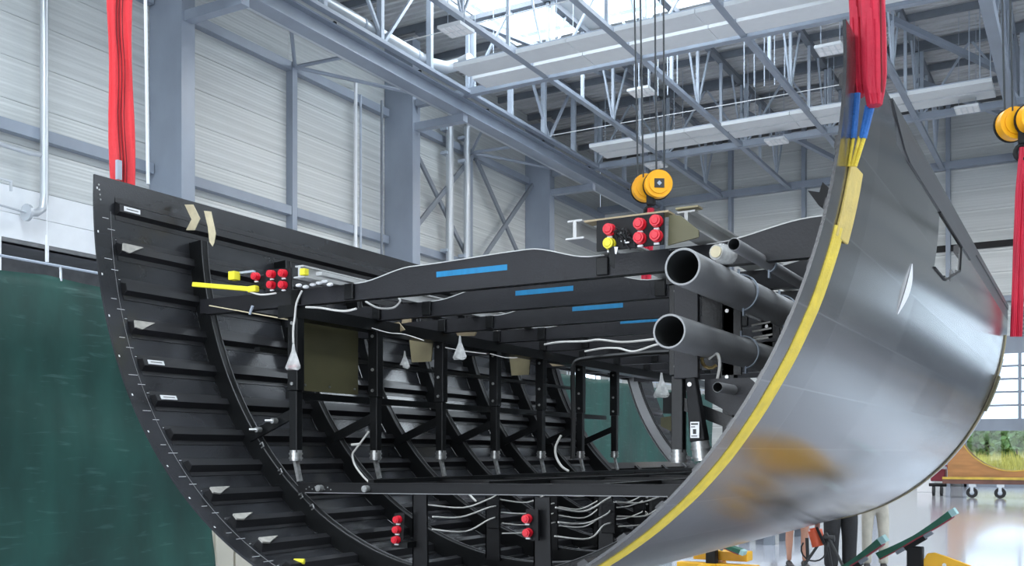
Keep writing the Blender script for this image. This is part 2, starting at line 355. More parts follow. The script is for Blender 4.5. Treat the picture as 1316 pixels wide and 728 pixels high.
# ---- far wall with doors, posts and rails
wf = bpy.data.objects.new('wall_far', None); C.objects.link(wf); wf['kind'] = 'structure'; wf.location = (0, NY, 0)
DX0, DX1, DZ = -5.2, 9.0, 7.0
mb = MB(); mb.box((WX, NY+.1, 0), (DX0, NY+.3, RZ)); mb.box((DX1, NY+.1, 0), (EX, NY+.3, RZ)); mb.box((DX0, NY+.1, DZ), (DX1, NY+.3, RZ))
mb.build('backing', 'dark_cladding', wf)
PX_ = [-24, -20.2, -16.4, -12.6, -9.2, -5.85, -2.0, 1.8, 5.6, 9.4, 13, 16]
for a, b_ in zip(PX_[:-1], PX_[1:]):
    zs = [(1.0*i, 1.0*(i+1)) for i in range(0, 18)]
    if b_ > DX0+1 and a < DX1: zs = [q for q in zs if q[0] >= 7.0]
    panels(wf, a, b_, zs, 'cladding', NY, axis='y')
fr = MB()
for x in PX_[1:-1]: 
    z0 = 7.2 if DX0 < x < DX1 else 0
    fr.box((x-.1, NY-.35, z0), (x+.1, NY, RZ))
fr.build('post', 'steel_grey', wf)
MB().box((WX, NY-.4, 15.0), (EX, NY-.05, 15.35)).build('rail', 'steel_grey', wf)
MB().box((-9.5, NY-.12, 11.15), (EX, NY-.02, 11.45)).build('rail', 'black_matt', wf)
MB().box((-9.5, NY-.3, 8.6), (EX, NY-.02, 8.85)).build('rail', 'steel_grey', wf)
# sectional glazed door in the far wall
d1 = bpy.data.objects.new('door_1', None); C.objects.link(d1); d1['kind'] = 'structure'; d1.location = (1.9, NY, 0)
mb = MB(); 
mb.box((DX0, NY-.08, 6.2), (DX1, NY+.08, 7.0)); mb.box((DX0, NY-.1, 2.62), (DX1, NY+.06, 3.18)); mb.box((DX0, NY-.06, 0), (DX1, NY+.06, .28))
for z in (3.8, 4.42, 5.02, 5.62): mb.box((DX0, NY-.04, z-.045), (DX1, NY+.04, z+.045))
for i in range(7):
    x = DX0+(DX1-DX0)*i/6; mb.box((x-.07, NY-.06, 3.18), (x+.07, NY+.06, 6.2))
for x in (DX0+.05, 1.9, DX1-.05): mb.box((x-.08, NY-.06, 0), (x+.08, NY+.06, 2.7))
mb.build('door_frame', 'steel_grey', d1)
zz = [3.18, 3.8, 4.42, 5.02, 5.62, 6.2]; first = {}
for i in range(6):
    x0 = DX0+(DX1-DX0)*i/6+.07; x1 = DX0+(DX1-DX0)*(i+1)/6-.07
    for a, b_ in zip(zz[:-1], zz[1:]):
        MB().box((x0, NY-.008, a+.045), (x1, NY+.008, b_-.045)).build('pane', 'pane_glass', d1)
MB().box((DX0+.13, NY-.01, .28), (-.60, NY+.01, 2.62)).build('pane', 'pane_glass', d1)
MB().box((-.60, NY-.05, .28), (-.5, NY+.05, 2.62)).build('mullion', 'steel_grey', d1)
for k in range(4): MB().box((-.5+2.35*k, NY-.03, .28), (-.5+2.35*(k+1)-.02, NY+.03, 2.62)).build('added_dark_panel', 'steel_dark', d1)  # unseen dark panels, added for the dark band reflected in the hull
mb = MB()
for k in range(7): mb.box((-2.95, NY-.3, 7.05+k*.19), (.2, NY-.16, 7.14+k*.19))
mb.build('blind', 'steel_dark', d1)
# ---- right and near walls (behind and beside the camera)
mb = MB(); mb.box((EX, SY, 0), (EX+.2, 3, 7.5)); mb.box((EX, 25, 0), (EX+.2, NY, 7.5)); mb.box((EX, SY, 7.5), (EX+.2, NY, RZ))
wr = mb.build('wall_right', 'cladding'); struct(wr)
mb = MB(); mb.box((WX-2, SY-.2, 0), (-15, SY, RZ)); mb.box((5, SY-.2, 0), (EX, SY, RZ)); mb.box((-15, SY-.2, 8), (5, SY, RZ)); struct(mb.build('wall_near', 'cladding'))
d2 = MB()  # unseen glazed door, added to supply light and reflections
for i in range(6): d2.box((-15+i*4-.08, SY-.15, 0), (-15+i*4+.08, SY-.05, 8))
for z in (0, 2, 4, 6, 8): d2.box((-15, SY-.15, z-.06), (5, SY-.05, z+.06))
d2 = struct(d2.build('door_unseen_rear', 'steel_grey')); MB().box((-15, SY-.11, 0), (5, SY-.10, 8)).build('pane', 'pane_glass', d2)
d3 = MB()  # unseen side door, likewise added for light
for i in range(6): d3.box((EX+.05, 3+i*4.4-.08, 0), (EX+.15, 3+i*4.4+.08, 7.5))
for z in (0, 2.5, 5, 7.5): d3.box((EX+.05, 3, z-.06), (EX+.15, 25, z+.06))
d3 = struct(d3.build('door_unseen_side', 'steel_grey')); MB().box((EX+.09, 3, 0), (EX+.10, 25, 7.5)).build('pane', 'pane_glass', d3)
# ---- ceiling: trapezoidal deck with roof lights
SKY = [(-20.2, -8.2, 28, 35.7), (-20.2, -8.2, 5, 13), (1, 11, 5, 13), (1, 11, 28, 35.7), (-20.2, -8.2, -12, -4), (1, 11, -12, -4)]  # all but the first are unseen, added for light and reflections
ce = bpy.data.objects.new('ceiling', None); C.objects.link(ce); ce['kind'] = 'structure'; ce.location = (0, 0, RZ)
def deck(x0, x1, y0, y1):
    mb = MB(); y = y0; prof = []; p = .36
    while y < y1-.01:
        prof += [(y, RZ), (min(y+.14, y1), RZ), (min(y+.18, y1), RZ+.1), (min(y+.32, y1), RZ+.1)]; y += p
    prof.append((y1, RZ)); vs = []; fs = []
    for i, (yy, z) in enumerate(prof): vs += [(x0, yy, z), (x1, yy, z)]
    fs = [(2*i, 2*i+1, 2*i+3, 2*i+2) for i in range(len(prof)-1)]
    mb.add(vs, fs); mb.box((x0, y0, RZ+.14), (x1, y1, RZ+.3)); return mb.build('deck_sheet', 'deck', ce)
xs = [WX-2, -20.2, -8.2, 1, 11, EX+.2]; ys = [SY-.2, -12, -4, 5, 13, 28, 35.7, NY+.3]
for i in range(5):
    for j in range(7):
        a, b_, c, d = xs[i], xs[i+1], ys[j], ys[j+1]
        if any(a == s_[0] and c == s_[2] for s_ in SKY): continue
        deck(a, b_, c, d)
for k, (a, b_, c, d) in enumerate(SKY):
    mb = MB(); 
    for i in range(4):
        x = a+(b_-a)*i/3.75; mb.box((x-.03, c, RZ+.04), (x+.03, d, RZ+.12))
    for i in range(3):
        y = c+(d-c)*i/2; mb.box((a, y-.025, RZ+.04), (b_, y+.025, RZ+.12))
    mb.box((a+3.2, c, RZ-.1), (a+3.8, d, RZ+.11))
    mb.box((a-.06, c-.06, RZ-.1), (a+.02, d, RZ+.3)); mb.box((b_-.02, c, RZ-.1), (b_+.06, d, RZ+.3)); mb.box((a, d-.02, RZ-.1), (b_, d+.06, RZ+.3)); mb.box((a, c-.06, RZ-.1), (b_, c+.02, RZ+.3))
    o = struct(mb.build('window_%d' % (k+1), 'white_panel')); MB().box((a, c, RZ+.12), (b_, d, RZ+.13)).build('pane', 'pane_glass', o)
# purlins under the deck
pur = MB()
for y in [15.05+2.85*i for i in range(0, 13)]:
    for a, b_ in (((WX, -20.3), (-8.1, .9), (11.1, EX)) if 28 < y < 35.7 else ((WX, EX),)): pur.box((a, y-.07, RZ-.28), (b_, y+.07, RZ-.02))
pur.build('purlin', 'steel_dark', ce)
# ---- columns
CL = {9.35: 'grey steel wall column hidden behind the red sling on the left', 20.75: 'broad grey steel wall column behind the top of the dark shell, left of the photograph', 32.15: 'grey steel wall column in the middle of the left wall', 43.5: 'grey steel wall column furthest back, left of the hook above the plugs'}
for y in COLY[3:]:
    o = thing('steel_column', CL[y], 'column', (WX+.7, y, 0))
    mb = MB(); mb.box((WX+1.3, y-.25, 0), (WX+1.36, y+.25, 17.6)); mb.box((WX+.02, y-.25, 0), (WX+.07, y+.25, 17.6)); mb.box((WX+.07, y-.24, 0), (WX+1.3, y-.21, 17.6)); mb.box((WX+.07, y+.21, 0), (WX+1.3, y+.24, 17.6))
    mb.build('shaft', 'steel_grey', o)
    MB().box((WX+1.36, y-.15, 14.05), (RX+.2, y+.15, 14.34)).build('bracket', 'steel_grey', o)
for y, lb in ((26.45, 'slim grey wall post between the two left columns'), (37.85, 'slim grey wall post beside the paired silver pipes')):
    o = tag(MB().box((WX+.01, y-.12, 0), (WX+.3, y+.12, 15.0)).build('wall_post', 'steel_grey'), lb, 'post')
for z, th, lb in ((9.9, .3, 'long horizontal grey rail low on the left wall'), (14.85, .3, 'long horizontal grey rail high on the left wall')):
    o = thing('wall_rail', lb, 'rail', (WX, 30, z)); 
    for a, b_ in ((5, 20.45), (21.05, 26.3), (26.6, 31.85), (32.45, 37.7), (38, 43.2), (43.8, NY)):
        MB().box((WX+.01, a, z-th/2), (WX+.28, b_, z+th/2)).build('rail_length', 'steel_grey', o)
# wall bracing
def brace(segs, lb, name='wall_brace', r=.07, m='steel_dark'):
    o = thing(name, lb, 'brace', segs[0][0])
    for a, b_ in segs: MB().bar(a, b_, r*2, r, (1, 0, 0)).build('strut', m, o)
    return o
X0 = WX+.4
brace([((X0, 38.1, 14.6), (X0, 43.1, 9.9)), ((X0+.1, 38.1, 9.9), (X0+.1, 43.1, 14.6))], 'crossed grey braces on the wall bay right of the paired silver pipes', r=.10)
brace([((X0, 32.5, 14.6), (X0, 37.6, 9.9)), ((X0+.1, 32.5, 9.9), (X0+.1, 37.6, 14.6))], 'crossed grey braces on the wall bay behind the paired silver pipes', r=.10)
RX = -20.6   # crane runway
for y, lb in ((26.45, 'grey stay rods from the slim wall post up to the crane beam, left bay'), (37.85, 'grey stay rods from the slim wall post up to the crane beam, right bay')):
    o = thing('stay_rod', lb, 'brace', (WX+.3, y, 14.8))
    for q in ((-20.95, y-3.3, 14.8), (-20.95, y+.1, 14.8), (-20.95, y+5.0, 14.75)):
        MB().tube([(WX+.3, y, 14.85), q], .065, 6).build('rod', 'steel_grey', o)
# ---- crane runway beam
o = thing('crane_beam', 'long blue-grey crane runway beam crossing under the roof towards the far wall', 'beam', (RX, 30, 14.5))
mb = MB(); mb.box((RX-.28, 2, 14.34), (RX+.28, NY-.4, 14.39)); mb.box((RX-.26, 2, 14.88), (RX+.26, NY-.4, 14.93)); mb.box((RX-.02, 2, 14.39), (RX+.02, NY-.4, 14.88)); mb.build('girder', 'steel_grey', o)
MB().box((RX+.10, 2, 14.93), (RX+.16, NY-.4, 14.975)).build('crane_rail', 'galvanised', o)
for i in range(7):
    y = 20+i*4.6; MB().box((RX+.08, y-.05, 14.90), (RX+.22, y+.05, 15.02)).build('rail_clip', 'black_matt', o)
MB().box((RX-.75, 14, 14.55), (RX-.45, NY-1, 14.62)).build('cable_tray', 'galvanised', o)
# silver duct lying above the runway
o = thing('ventilation_duct', 'shiny silver ventilation duct lying along the top of the crane beam', 'duct', (RX+.55, 25, 15.6))
MB().tube([(RX+.1, 12, 15.5), (RX+.1, 29.9, 15.5), (RX+.3, 30.7, 15.6), (RX+.7, 31.0, 15.75), (RX+1.2, 30.9, 15.8)], .22, 14).build('duct_pipe', 'galvanised', o, smooth=True)
for i in range(6): MB().tube([(RX+.1, 14+i*3, 15.5), (RX+.1, 14.1+i*3, 15.5)], .235, 14).build('duct_joint', 'steel_light', o)
# ---- secondary trusses along the hall
TX = [-16.9, -13.3, -9.7, -6.1]; TZ0, TZ1 = 15.1, 17.85
TLB = ['roof truss running lengthwise, just right of the crane beam', 'roof truss running lengthwise, crossing above the middle hoist cables', 'roof truss running lengthwise towards the far wall, left of the raised shell tip', 'roof truss running lengthwise, right of the near red sling']
def member(o, a, b_, r, m='steel_light', nm='web_member'): return MB().bar(a, b_, r, r).build(nm, m, o)
def longtruss(x, lb, wide=.11):
    o = thing('roof_truss', lb, 'truss', (x, 32, TZ0), 'lengthwise roof trusses')
    MB().box((x-wide, 14.8, TZ0-.09), (x+wide, NY-.4, TZ0+.05)).build('bottom_chord', 'steel_grey', o)
    MB().box((x-.12, 14.8, TZ1-.1), (x+.12, NY-.4, TZ1+.1)).build('top_chord', 'steel_dark', o)
    y = 17.9; v0 = MB().box((x-.055, y-.055, TZ0), (x+.055, y+.055, TZ1)).build('upright', 'steel_light', o)
    dl = MB().bar((x, y, TZ0), (x, y-1.43, TZ1), .07, .07, (1, 0, 0)).build('web_member', 'steel_light', o)
    dr = MB().bar((x, y, TZ0), (x, y+1.43, TZ1), .07, .07, (1, 0, 0)).build('web_member', 'steel_light', o)
    for k in range(1, 12):
        for q in ((v0, dl, dr) if k % 2 else (v0,)): dupe(q, o, (0, 2.85*k, 0))
    return o
for x, lb in zip(TX, TLB): longtruss(x, lb)
# truss standing on the crane runway line
o = thing('roof_truss', 'roof truss standing right above the crane runway beam', 'truss', (RX+.35, 32, TZ0+.1), 'lengthwise roof trusses')
x = RX+.4
MB().box((x-.12, 12, TZ1-.1), (x+.12, NY-.4, TZ1+.1)).build('top_chord', 'steel_dark', o)
a0 = MB().box((x-.1, 15.1-.08, TZ0), (x+.1, 15.1+.08, TZ1)).build('upright', 'steel_light', o)
a1 = MB().bar((x, 15.1, TZ0), (x, 13.0, TZ1), .1, .1, (1,0,0)).build('web_member', 'steel_light', o)
a2 = MB().bar((x, 15.1, TZ0), (x, 17.2, TZ1), .1, .1, (1,0,0)).build('web_member', 'steel_light', o)
for k in range(1, 13): 
    dupe(a0, o, (0, 2.85*k+.15, 0))
    if k % 4 == 0:
        for q in (a1, a2): dupe(q, o, (0, 2.93*k, 0))
MB().box((x-.12, 12, TZ0-.08), (x+.12, NY-.4, TZ0+.04)).build('bottom_chord', 'steel_grey', o)
# heavier beam on the right
o = thing('roof_beam', 'broad grey beam crossing the top right corner of the photograph', 'beam', (-2.7, 30, 15.0))
MB().box((-2.80, 12, 14.55), (-2.45, NY-.4, 14.95)).build('bottom_chord', 'steel_grey', o)
MB().box((-2.85, 12, TZ1-.15), (-2.5, NY-.4, TZ1+.1)).build('top_chord', 'steel_grey', o)
for k in range(7):
    y = 17.9+k*5.7; MB().bar((-2.62, y, 14.95), (-2.62, y+2.85, TZ1), .12, .12, (1,0,0)).build('web_member', 'steel_grey', o); MB().bar((-2.62, y+2.85, TZ1), (-2.62, y+5.7, 14.95), .12, .12, (1,0,0)).build('web_member', 'steel_grey', o)
# ---- primary cross trusses
for y, lb in ((20.75, 'deep cross truss nearest the camera, above the frame'), (32.15, 'deep cross truss directly behind the nearer pair of white ceiling panels'), (43.5, 'deep cross truss directly behind the farther pair of white ceiling panels')):
    o = thing('cross_truss', lb, 'truss', (-4, y, TZ0), 'cross trusses')
    MB().box((WX+1.4, y-.14, TZ0-.12), (EX-.05, y+.14, TZ0+.14)).build('bottom_chord', 'steel_grey', o)
    MB().box((WX+1.4, y-.14, TZ1-.1), (EX-.05, y+.14, TZ1+.07)).build('top_chord', 'steel_dark', o)
    x = -20.3; q0 = MB().box((x-.07, y-.05, TZ0+.14), (x+.07, y+.05, TZ1-.1)).build('upright', 'steel_light', o); q1 = MB().bar((x, y, TZ0), (x+1.8, y, TZ1), .08, .08, (0,1,0)).build('web_member', 'steel_light', o); q2 = MB().bar((x+3.6, y, TZ0), (x+1.8, y, TZ1), .08, .08, (0,1,0)).build('web_member', 'steel_light', o)
    for k in range(1, 10):
        for q in (q0, q1, q2): dupe(q, o, (3.6*k, 0, 0))
# roof bracing diagonals in plan
o = thing('roof_bracing', 'long grey diagonal struts between roof trusses near the roof lights', 'brace', (-12, 36, TZ1-.3))
for a, b_ in (((-20.2, 32.15, TZ1), (-16.9, 43.5, TZ1)), ((-16.9, 20.8, TZ1), (-13.3, 32.15, TZ1)), ((-9.7, 32.15, TZ1), (-2.7, 43.5, 16.2)), ((-6.1, 43.5, 16.6), (-.5, NY-.5, 15.3)), ((-13.3, 43.5, 16.6), (-9.7, NY-.5, 15.3)), ((-20.2, 43.5, TZ1), (-16.9, NY-.5, 15.3))):
    MB().bar(a, b_, .2, .2).build('strut', 'steel_grey', o)
# ---- ceiling panel strips
def strip(y0, y1, x0, x1, z, lb):
    o = thing('ceiling_panel', lb, 'panel', ((x0+x1)/2, (y0+y1)/2, z), 'white ceiling panels')
    L = x0; k = 0
    while L < x1-.01:
        e = min(L+4.4, x1)
        MB().box((L+.012, y0, z), (e-.012, y1, z+.14)).build('panel_length', 'white_panel', o); L = e; k += 1
    MB().box((x0, y0+.05, z+.14), (x1, y0+.12, z+.2)).build('edge_strip', 'steel_light', o)
    for i in range(int((x1-x0)/3.2)+1):
        xx = x0+.6+i*3.2; MB().cyl((xx, (y0+y1)/2, z+.14), (xx, (y0+y1)/2, RZ), .015, 5).build('hanger', 'steel_light', o)
strip(29.6, 30.6, -19.3, 1.5, 15.03, 'long white ceiling panel, front one of the nearer pair')
strip(30.85, 31.85, -19.3, 1.5, 15.03, 'long white ceiling panel, rear one of the nearer pair')
strip(40.4, 41.25, -19.2, -3.1, 15.05, 'long white ceiling panel, front one of the farther pair')
strip(41.45, 42.3, -19.2, -3.1, 15.05, 'long white ceiling panel, rear one of the farther pair')
# ---- square lamps
LAMPS = [((586, 40), 'square white ceiling lamp above the crane beam, furthest left'), ((825, 120), 'square white ceiling lamp behind the middle hoist cables'), ((1067, 65), 'square white ceiling lamp left of the near red sling'),
         ((998, 183), 'small square white ceiling lamp beneath the farther white panels'), ((843, 214), 'small square white ceiling lamp just above the middle pulley block'), ((1243, 142), 'small square white ceiling lamp at the right, beneath the panel end')]
for (px, py), lb in LAMPS:
    p = at(px, py, Z=14.6); s_ = .42
    o = thing('ceiling_lamp', lb, 'lamp', p, 'square ceiling lamps')
    MB().box((p.x-s_, p.y-s_, p.z), (p.x+s_, p.y+s_, p.z+.1)).build('housing', 'white_panel', o, bevel=.01)
    mb = MB()
    for i in range(4):
        for j in range(2): mb.box((p.x-s_+.06+i*.2, p.y-s_+.06+j*.38, p.z-.015), (p.x-s_+.20+i*.2, p.y-s_+.38+j*.38, p.z))
    mb.build('diffuser', 'paper', o)
    area('lamp_light', (p.x, p.y, p.z-.05), (.8, .8), 420, (0, 0, 0), (1, .97, .93))
    for dx in (-.3, .3): MB().cyl((p.x+dx, p.y, p.z+.1), (p.x+dx, p.y, RZ), .012, 5).build('hanger_wire', 'steel_light', o)
# thin catenary wires across the roof
for k, (a, b_, lb) in enumerate((((520, 53), (1040, -60), 'thin pale wire stretched across the roof at the upper left'), ((698, 176), (1090, 95), 'thin pale wire stretched across behind the middle hoist cables'))):
    p = at(*a, Z=15.3); q = at(*b_, Z=15.3); q.y = p.y; q.x = p.x+13
    tag(MB().tube([p, q], .016, 5).build('tension_wire', 'paper'), lb, 'wire')
# bundles of vertical hangers in roof
for i, (x, y, lb) in enumerate(((-11.2, 37, 'group of thin vertical rods hanging in the roof right of the middle hoist cables'), (-15, 36, 'group of thin vertical rods hanging in the roof left of the middle hoist cables'), (-3.9, 40.8, 'group of thin vertical rods above the right end of the farther white panels'))):
    o = thing('hanging_rods', lb, 'rods', (x, y, 15.2))
    for k in range(5): MB().cyl((x+.35*k, y+.1*k, 15.2), (x+.35*k, y+.1*k, RZ), .022, 5).build('rod', 'steel_light', o)
# ---- pipes on the left wall
o = thing('wall_pipe', 'silver pipe with a lower elbow and flange, far left of the wall', 'pipe', (WX+.35, 16.83, 8.2))
px_ = WX+.35
MB().tube([(px_, 16.83, 18), (px_, 16.83, 8.25), (px_, 16.78, 7.95), (px_, 16.6, 7.8), (px_, 16.35, 7.76)], .105, 14).build('pipe_run', 'galvanised', o, smooth=True)
MB().cyl((px_, 16.38, 7.76), (px_, 16.30, 7.76), .22, 16).build('flange', 'galvanised', o)
MB().tube([(px_, 16.83, 9.35), (px_, 16.4, 9.3), (px_, 14.5, 9.35)], .06, 10).build('branch_pipe', 'galvanised', o, smooth=True)
MB().tube([(px_, 16.3, 7.76), (px_, 14.5, 7.85)], .03, 8).build('branch_pipe', 'galvanised', o)
mb = MB(); mb.box((px_, 14.6, 8.42), (px_+.06, 15.9, 8.47)); mb.box((px_, 15.85, 8.2), (px_+.06, 15.9, 8.42)); mb.build('bracket', 'galvanised', o)
o = thing('wall_pipe', 'slim pale pipe running straight up the wall left of the middle column', 'pipe', (WX+.3, 29.8, 9))
MB().cyl((WX+.3, 29.75, 0), (WX+.3, 29.75, 15.4), .07, 10).build('pipe_run', 'lower_wall_white', o, smooth=True)
MB().cyl((WX+.3, 30.05, 0), (WX+.3, 30.05, 15.0), .045, 10).build('pipe_run', 'steel_light', o, smooth=True)
for (yy, r, lb) in ((35.65, .17, 'thick silver pipe of the pair between the middle column and the crossed braces'), (37.0, .15, 'second silver pipe of the pair, beside the slim wall post')):
    o = thing('wall_pipe', lb, 'pipe', (WX+.6, yy, 9))
    MB().tube([(WX+.6, yy, 0), (WX+.6, yy, 15.6), (WX+.7, yy+.05, 15.9), (WX+1.0, yy+.4, 16.05), (WX+1.0, yy+1.0, 16.05)], r, 14).build('pipe_run', 'galvanised', o, smooth=True)
    for z in (10.1, 14.2, 15.2): MB().box((WX+.3, yy-r-.1, z-.06), (WX+.62, yy+r+.1, z+.06)).build('pipe_clamp', 'steel_light', o)
for yy in (31.2,):
    o = tag(MB().cyl((WX+.6, 30.95, 0), (WX+.6, 30.95, 15), .05, 8).build('ladder_pipe', 'steel_dark'), 'dark slim conduit climbing the wall just left of the middle column', 'pipe')
# ---- green curtains, rail, cream lockers
def curtain(name, x, y0, y1, z1, lb, z0=.02, amp=.05, seed=0):
    rr = random.Random(seed); NU = max(24, int((y1-y0)*18)); NV = 26; vs = []
    ph = [rr.uniform(0, 6) for _ in range(8)]
    for j in range(NV+1):
        for i in range(NU+1):
            y = y0+(y1-y0)*i/NU; z = z0+(z1-z0)*j/NV
            sag = -.03*abs(math.sin(y*2.2))*(j/NV)**8
            d = amp*(math.sin(y*1.7+ph[0]+z*2.2)*.35+math.sin(y*7.3+ph[1])*.08+math.sin(z*6.2+y*1.3+ph[2])*.35+math.sin(z*3.4-y*2.1+ph[3])*.4)
            vs.append((x+d*(1-.75*(j/NV)**3), y, z+sag))
    mb = MB(); mb.add(vs, [(j*(NU+1)+i, j*(NU+1)+i+1, (j+1)*(NU+1)+i+1, (j+1)*(NU+1)+i) for j in range(NV) for i in range(NU)])
    o = thing(name, lb, 'curtain', (x, (y0+y1)/2, 0))
    c = mb.build('cloth', 'green_tarp', o, smooth=True); md = c.modifiers.new('thickness', 'SOLIDIFY'); md.thickness = .006
    MB().cyl((x, y0, z1+.10), (x, y1, z1+.10), .012, 8).build('rail', 'steel_light', o)
    k = y0+.25
    while k < y1:
        MB().tube([(x, k, z1+.10), (x+.01, k, z1+.05), (x, k+.01, z1-.03)], .012, 6).build('hook', 'galvanised', o); k += .62
    return o
curtain('green_curtain', -8.0, 2.5, 7.66, 3.17, 'dark green tarpaulin curtain at the left, below the white wall panels', seed=3)
curtain('green_curtain', -8.4, 14.0, 25.0, 3.07, 'green tarpaulin curtain seen through the opening in the far side of the shell', seed=5, amp=.035)
o = tag(MB().cyl((-8.0, 5.72, 3.285), (-8.0, 5.72, 3.52), .016, 8).cyl((-8.0, 5.72, 3.52), (-8.0, 5.72, RZ), .003, 6).build('hanging_rod', 'lower_wall_white'), 'thin white rod holding up the rail of the left curtain', 'rod')
o = thing('cream_locker', 'cream ribbed metal locker at floor level beside the left green curtain', 'locker', (-8.1, 8.6, 0))
MB().box((-8.5, 7.7, .05), (-8.03, 9.9, 1.95)).build('body', 'cream', o)
for k in range(8): MB().box((-8.03, 7.72+k*.27, .1), (-7.995, 7.96+k*.27, 1.9)).build('door', 'cream', o, bevel=.006)
# ================================================================== THE FUSELAGE SHELL
XC, YN, ZC, RA, RB, LEN = -2.761, 3.695, 3.026, 2.0, 2.161, 8.0
YF = YN+LEN
def hp(phi, Y, n=0.0):
    "point at angle phi (deg from the bottom, + to the right), n metres inwards of the skin"
    a = math.radians(phi); nx, nz = math.sin(a)/RA, -math.cos(a)/RB; l = math.hypot(nx, nz)
    return V((XC+RA*math.sin(a)-n*nx/l, Y, ZC-RB*math.cos(a)-n*nz/l))
FUS = thing('fuselage_section', 'large open dark carbon-fibre fuselage half shell with frames and beams, hanging in slings', 'fuselage', (XC, YN+4, ZC-RB))
PHT = 92.9
phis = sorted(set([-PHT]+[-90+2*i for i in range(46)]+[1+i for i in range(90)]+[PHT]+[-74.5, -43, 80.3, 88.6]))
ysl = sorted(set([YN+.25*i for i in range(33)]+[9.0, 10.93, 6.22, 6.7, 7.32, 4.75, 3.9]))
def in_hole(p, y):
    if 9.0 < y < 10.93 and -74.5 < p < -43: return True
    if 6.22 < y < 7.32 and 80.3 < p < 88.6:
        if y > 6.7 and p < 80.3+(y-6.7)/.62*4: return False
        return True
    return False
def skin():
    th = .012; me = bpy.data.meshes.new('skin'); vs = []; idx = {}; uvs = []
    for s_, nn in ((0, -th), (1, 0)):
        for i, p in enumerate(phis):
            for j, y in enumerate(ysl): idx[(s_, i, j)] = len(vs); vs.append(hp(p, y, nn)-V(FUS.location)); uvs.append((y, math.radians(p)*2.08))
    keep = {(i, j) for i in range(len(phis)-1) for j in range(len(ysl)-1) if not in_hole((phis[i]+phis[i+1])/2, (ysl[j]+ysl[j+1])/2)}
    fs = []; mi = []
    for (i, j) in keep:
        top = phis[i] >= 88.6-.01 and ysl[j] >= 4.74
        fs.append([idx[(0, i, j)], idx[(0, i+1, j)], idx[(0, i+1, j+1)], idx[(0, i, j+1)]]); mi.append(2 if top else 0)
        fs.append([idx[(1, i, j)], idx[(1, i, j+1)], idx[(1, i+1, j+1)], idx[(1, i+1, j)]]); mi.append(1)
        for (di, dj, a, b_) in ((-1, 0, (i, j), (i, j+1)), (1, 0, (i+1, j+1), (i+1, j)), (0, -1, (i+1, j), (i, j)), (0, 1, (i, j+1), (i+1, j+1))):
            if (i+di, j+dj) not in keep: fs.append([idx[(0, *a)], idx[(0, *b_)], idx[(1, *b_)], idx[(1, *a)]]); mi.append(1)
    me.from_pydata([tuple(v) for v in vs], [], fs)
    uvl = me.uv_layers.new(name='UVMap')
    for l in me.loops: uvl.data[l.index].uv = uvs[l.vertex_index]
    for nme in ('outer_skin', 'carbon', 'edge_lap'): me.materials.append(MT[nme])
    for i, p in enumerate(me.polygons): p.material_index = mi[i]; p.use_smooth = True
    me.set_sharp_from_angle(angle=math.radians(40))
    o = bpy.data.objects.new('skin', me); C.objects.link(o); o.parent = FUS; return o
SKIN = skin()
# raised dark lap strip along the right rim (with the kinked start)
mb = MB(); rings = []
for y, pl in ((4.62, 92.8), (4.75, 91.2), (4.95, 89.3), (5.1, 88.7), (6, 88.7), (7, 88.7), (7.9, 88.7), (8.3, 91.5), (9, 91.6), (YF, 91.6)):
    rings.append([hp(PHT, y, -.012), hp(PHT, y, -.020), hp(pl, y, -.020), hp(pl, y, -.012)])
mb.sweep(rings); mb.build('lap_strip', 'edge_lap', FUS, label='dark unpainted strip along the right rim')
# white-edged rim of the window cut-out
rim = [hp(p, y, -.016) for p, y in ((88.6, 6.22), (88.6, 7.32), (84.3, 7.32), (80.3, 6.7), (80.3, 6.22))]
for a, b_ in zip(rim, rim[1:]): MB().tube([a, b_], .007, 6).build('cutout_edge', 'black_matt', FUS)
# ---- stringers
def omega(phi, ya, yb, h=.042, seg=1):
    a = math.radians(phi)
    prof = [(-.062, 0.0), (-.062, .004), (-.036, .004), (-.020, h), (.020, h), (.036, .004), (.062, .004), (.062, 0.0)]
    def P(s_, n, y): return hp(phi+math.degrees(s_/2.08), y, n)
    mb = MB(); mb.sweep([[P(s_, n, ya) for s_, n in prof], [P(s_, n, yb) for s_, n in prof]])
    return mb
STR = [-88.6+6.11*i for i in range(30)]
for k, p in enumerate(STR):
    if -75 < p < -43: spans = ((3.83, 8.95), (10.98, 11.6))
    elif 79 < p < 89: spans = ((3.83, 6.15), (7.4, 11.6))
    else: spans = ((3.83, 11.6),)
    for a, b_ in spans: omega(p, a, b_).build('stringer', 'stringer_face', FUS)
for k, p in enumerate(STR[:15]):
    q = [hp(p+math.degrees(a/2.08), 3.829, n_) for a, n_ in ((-.034, .004), (-.018, .038), (.018, .038), (.034, .004))]; MB().add(q+[v+V((0, -.001, 0)) for v in q], [(0,1,2,3),(7,6,5,4),(0,4,5,1),(1,5,6,2),(2,6,7,3),(3,7,4,0)]).build('stringer_end_shade', 'black_matt', FUS)  # black plate paints the shade inside the hollow stringer
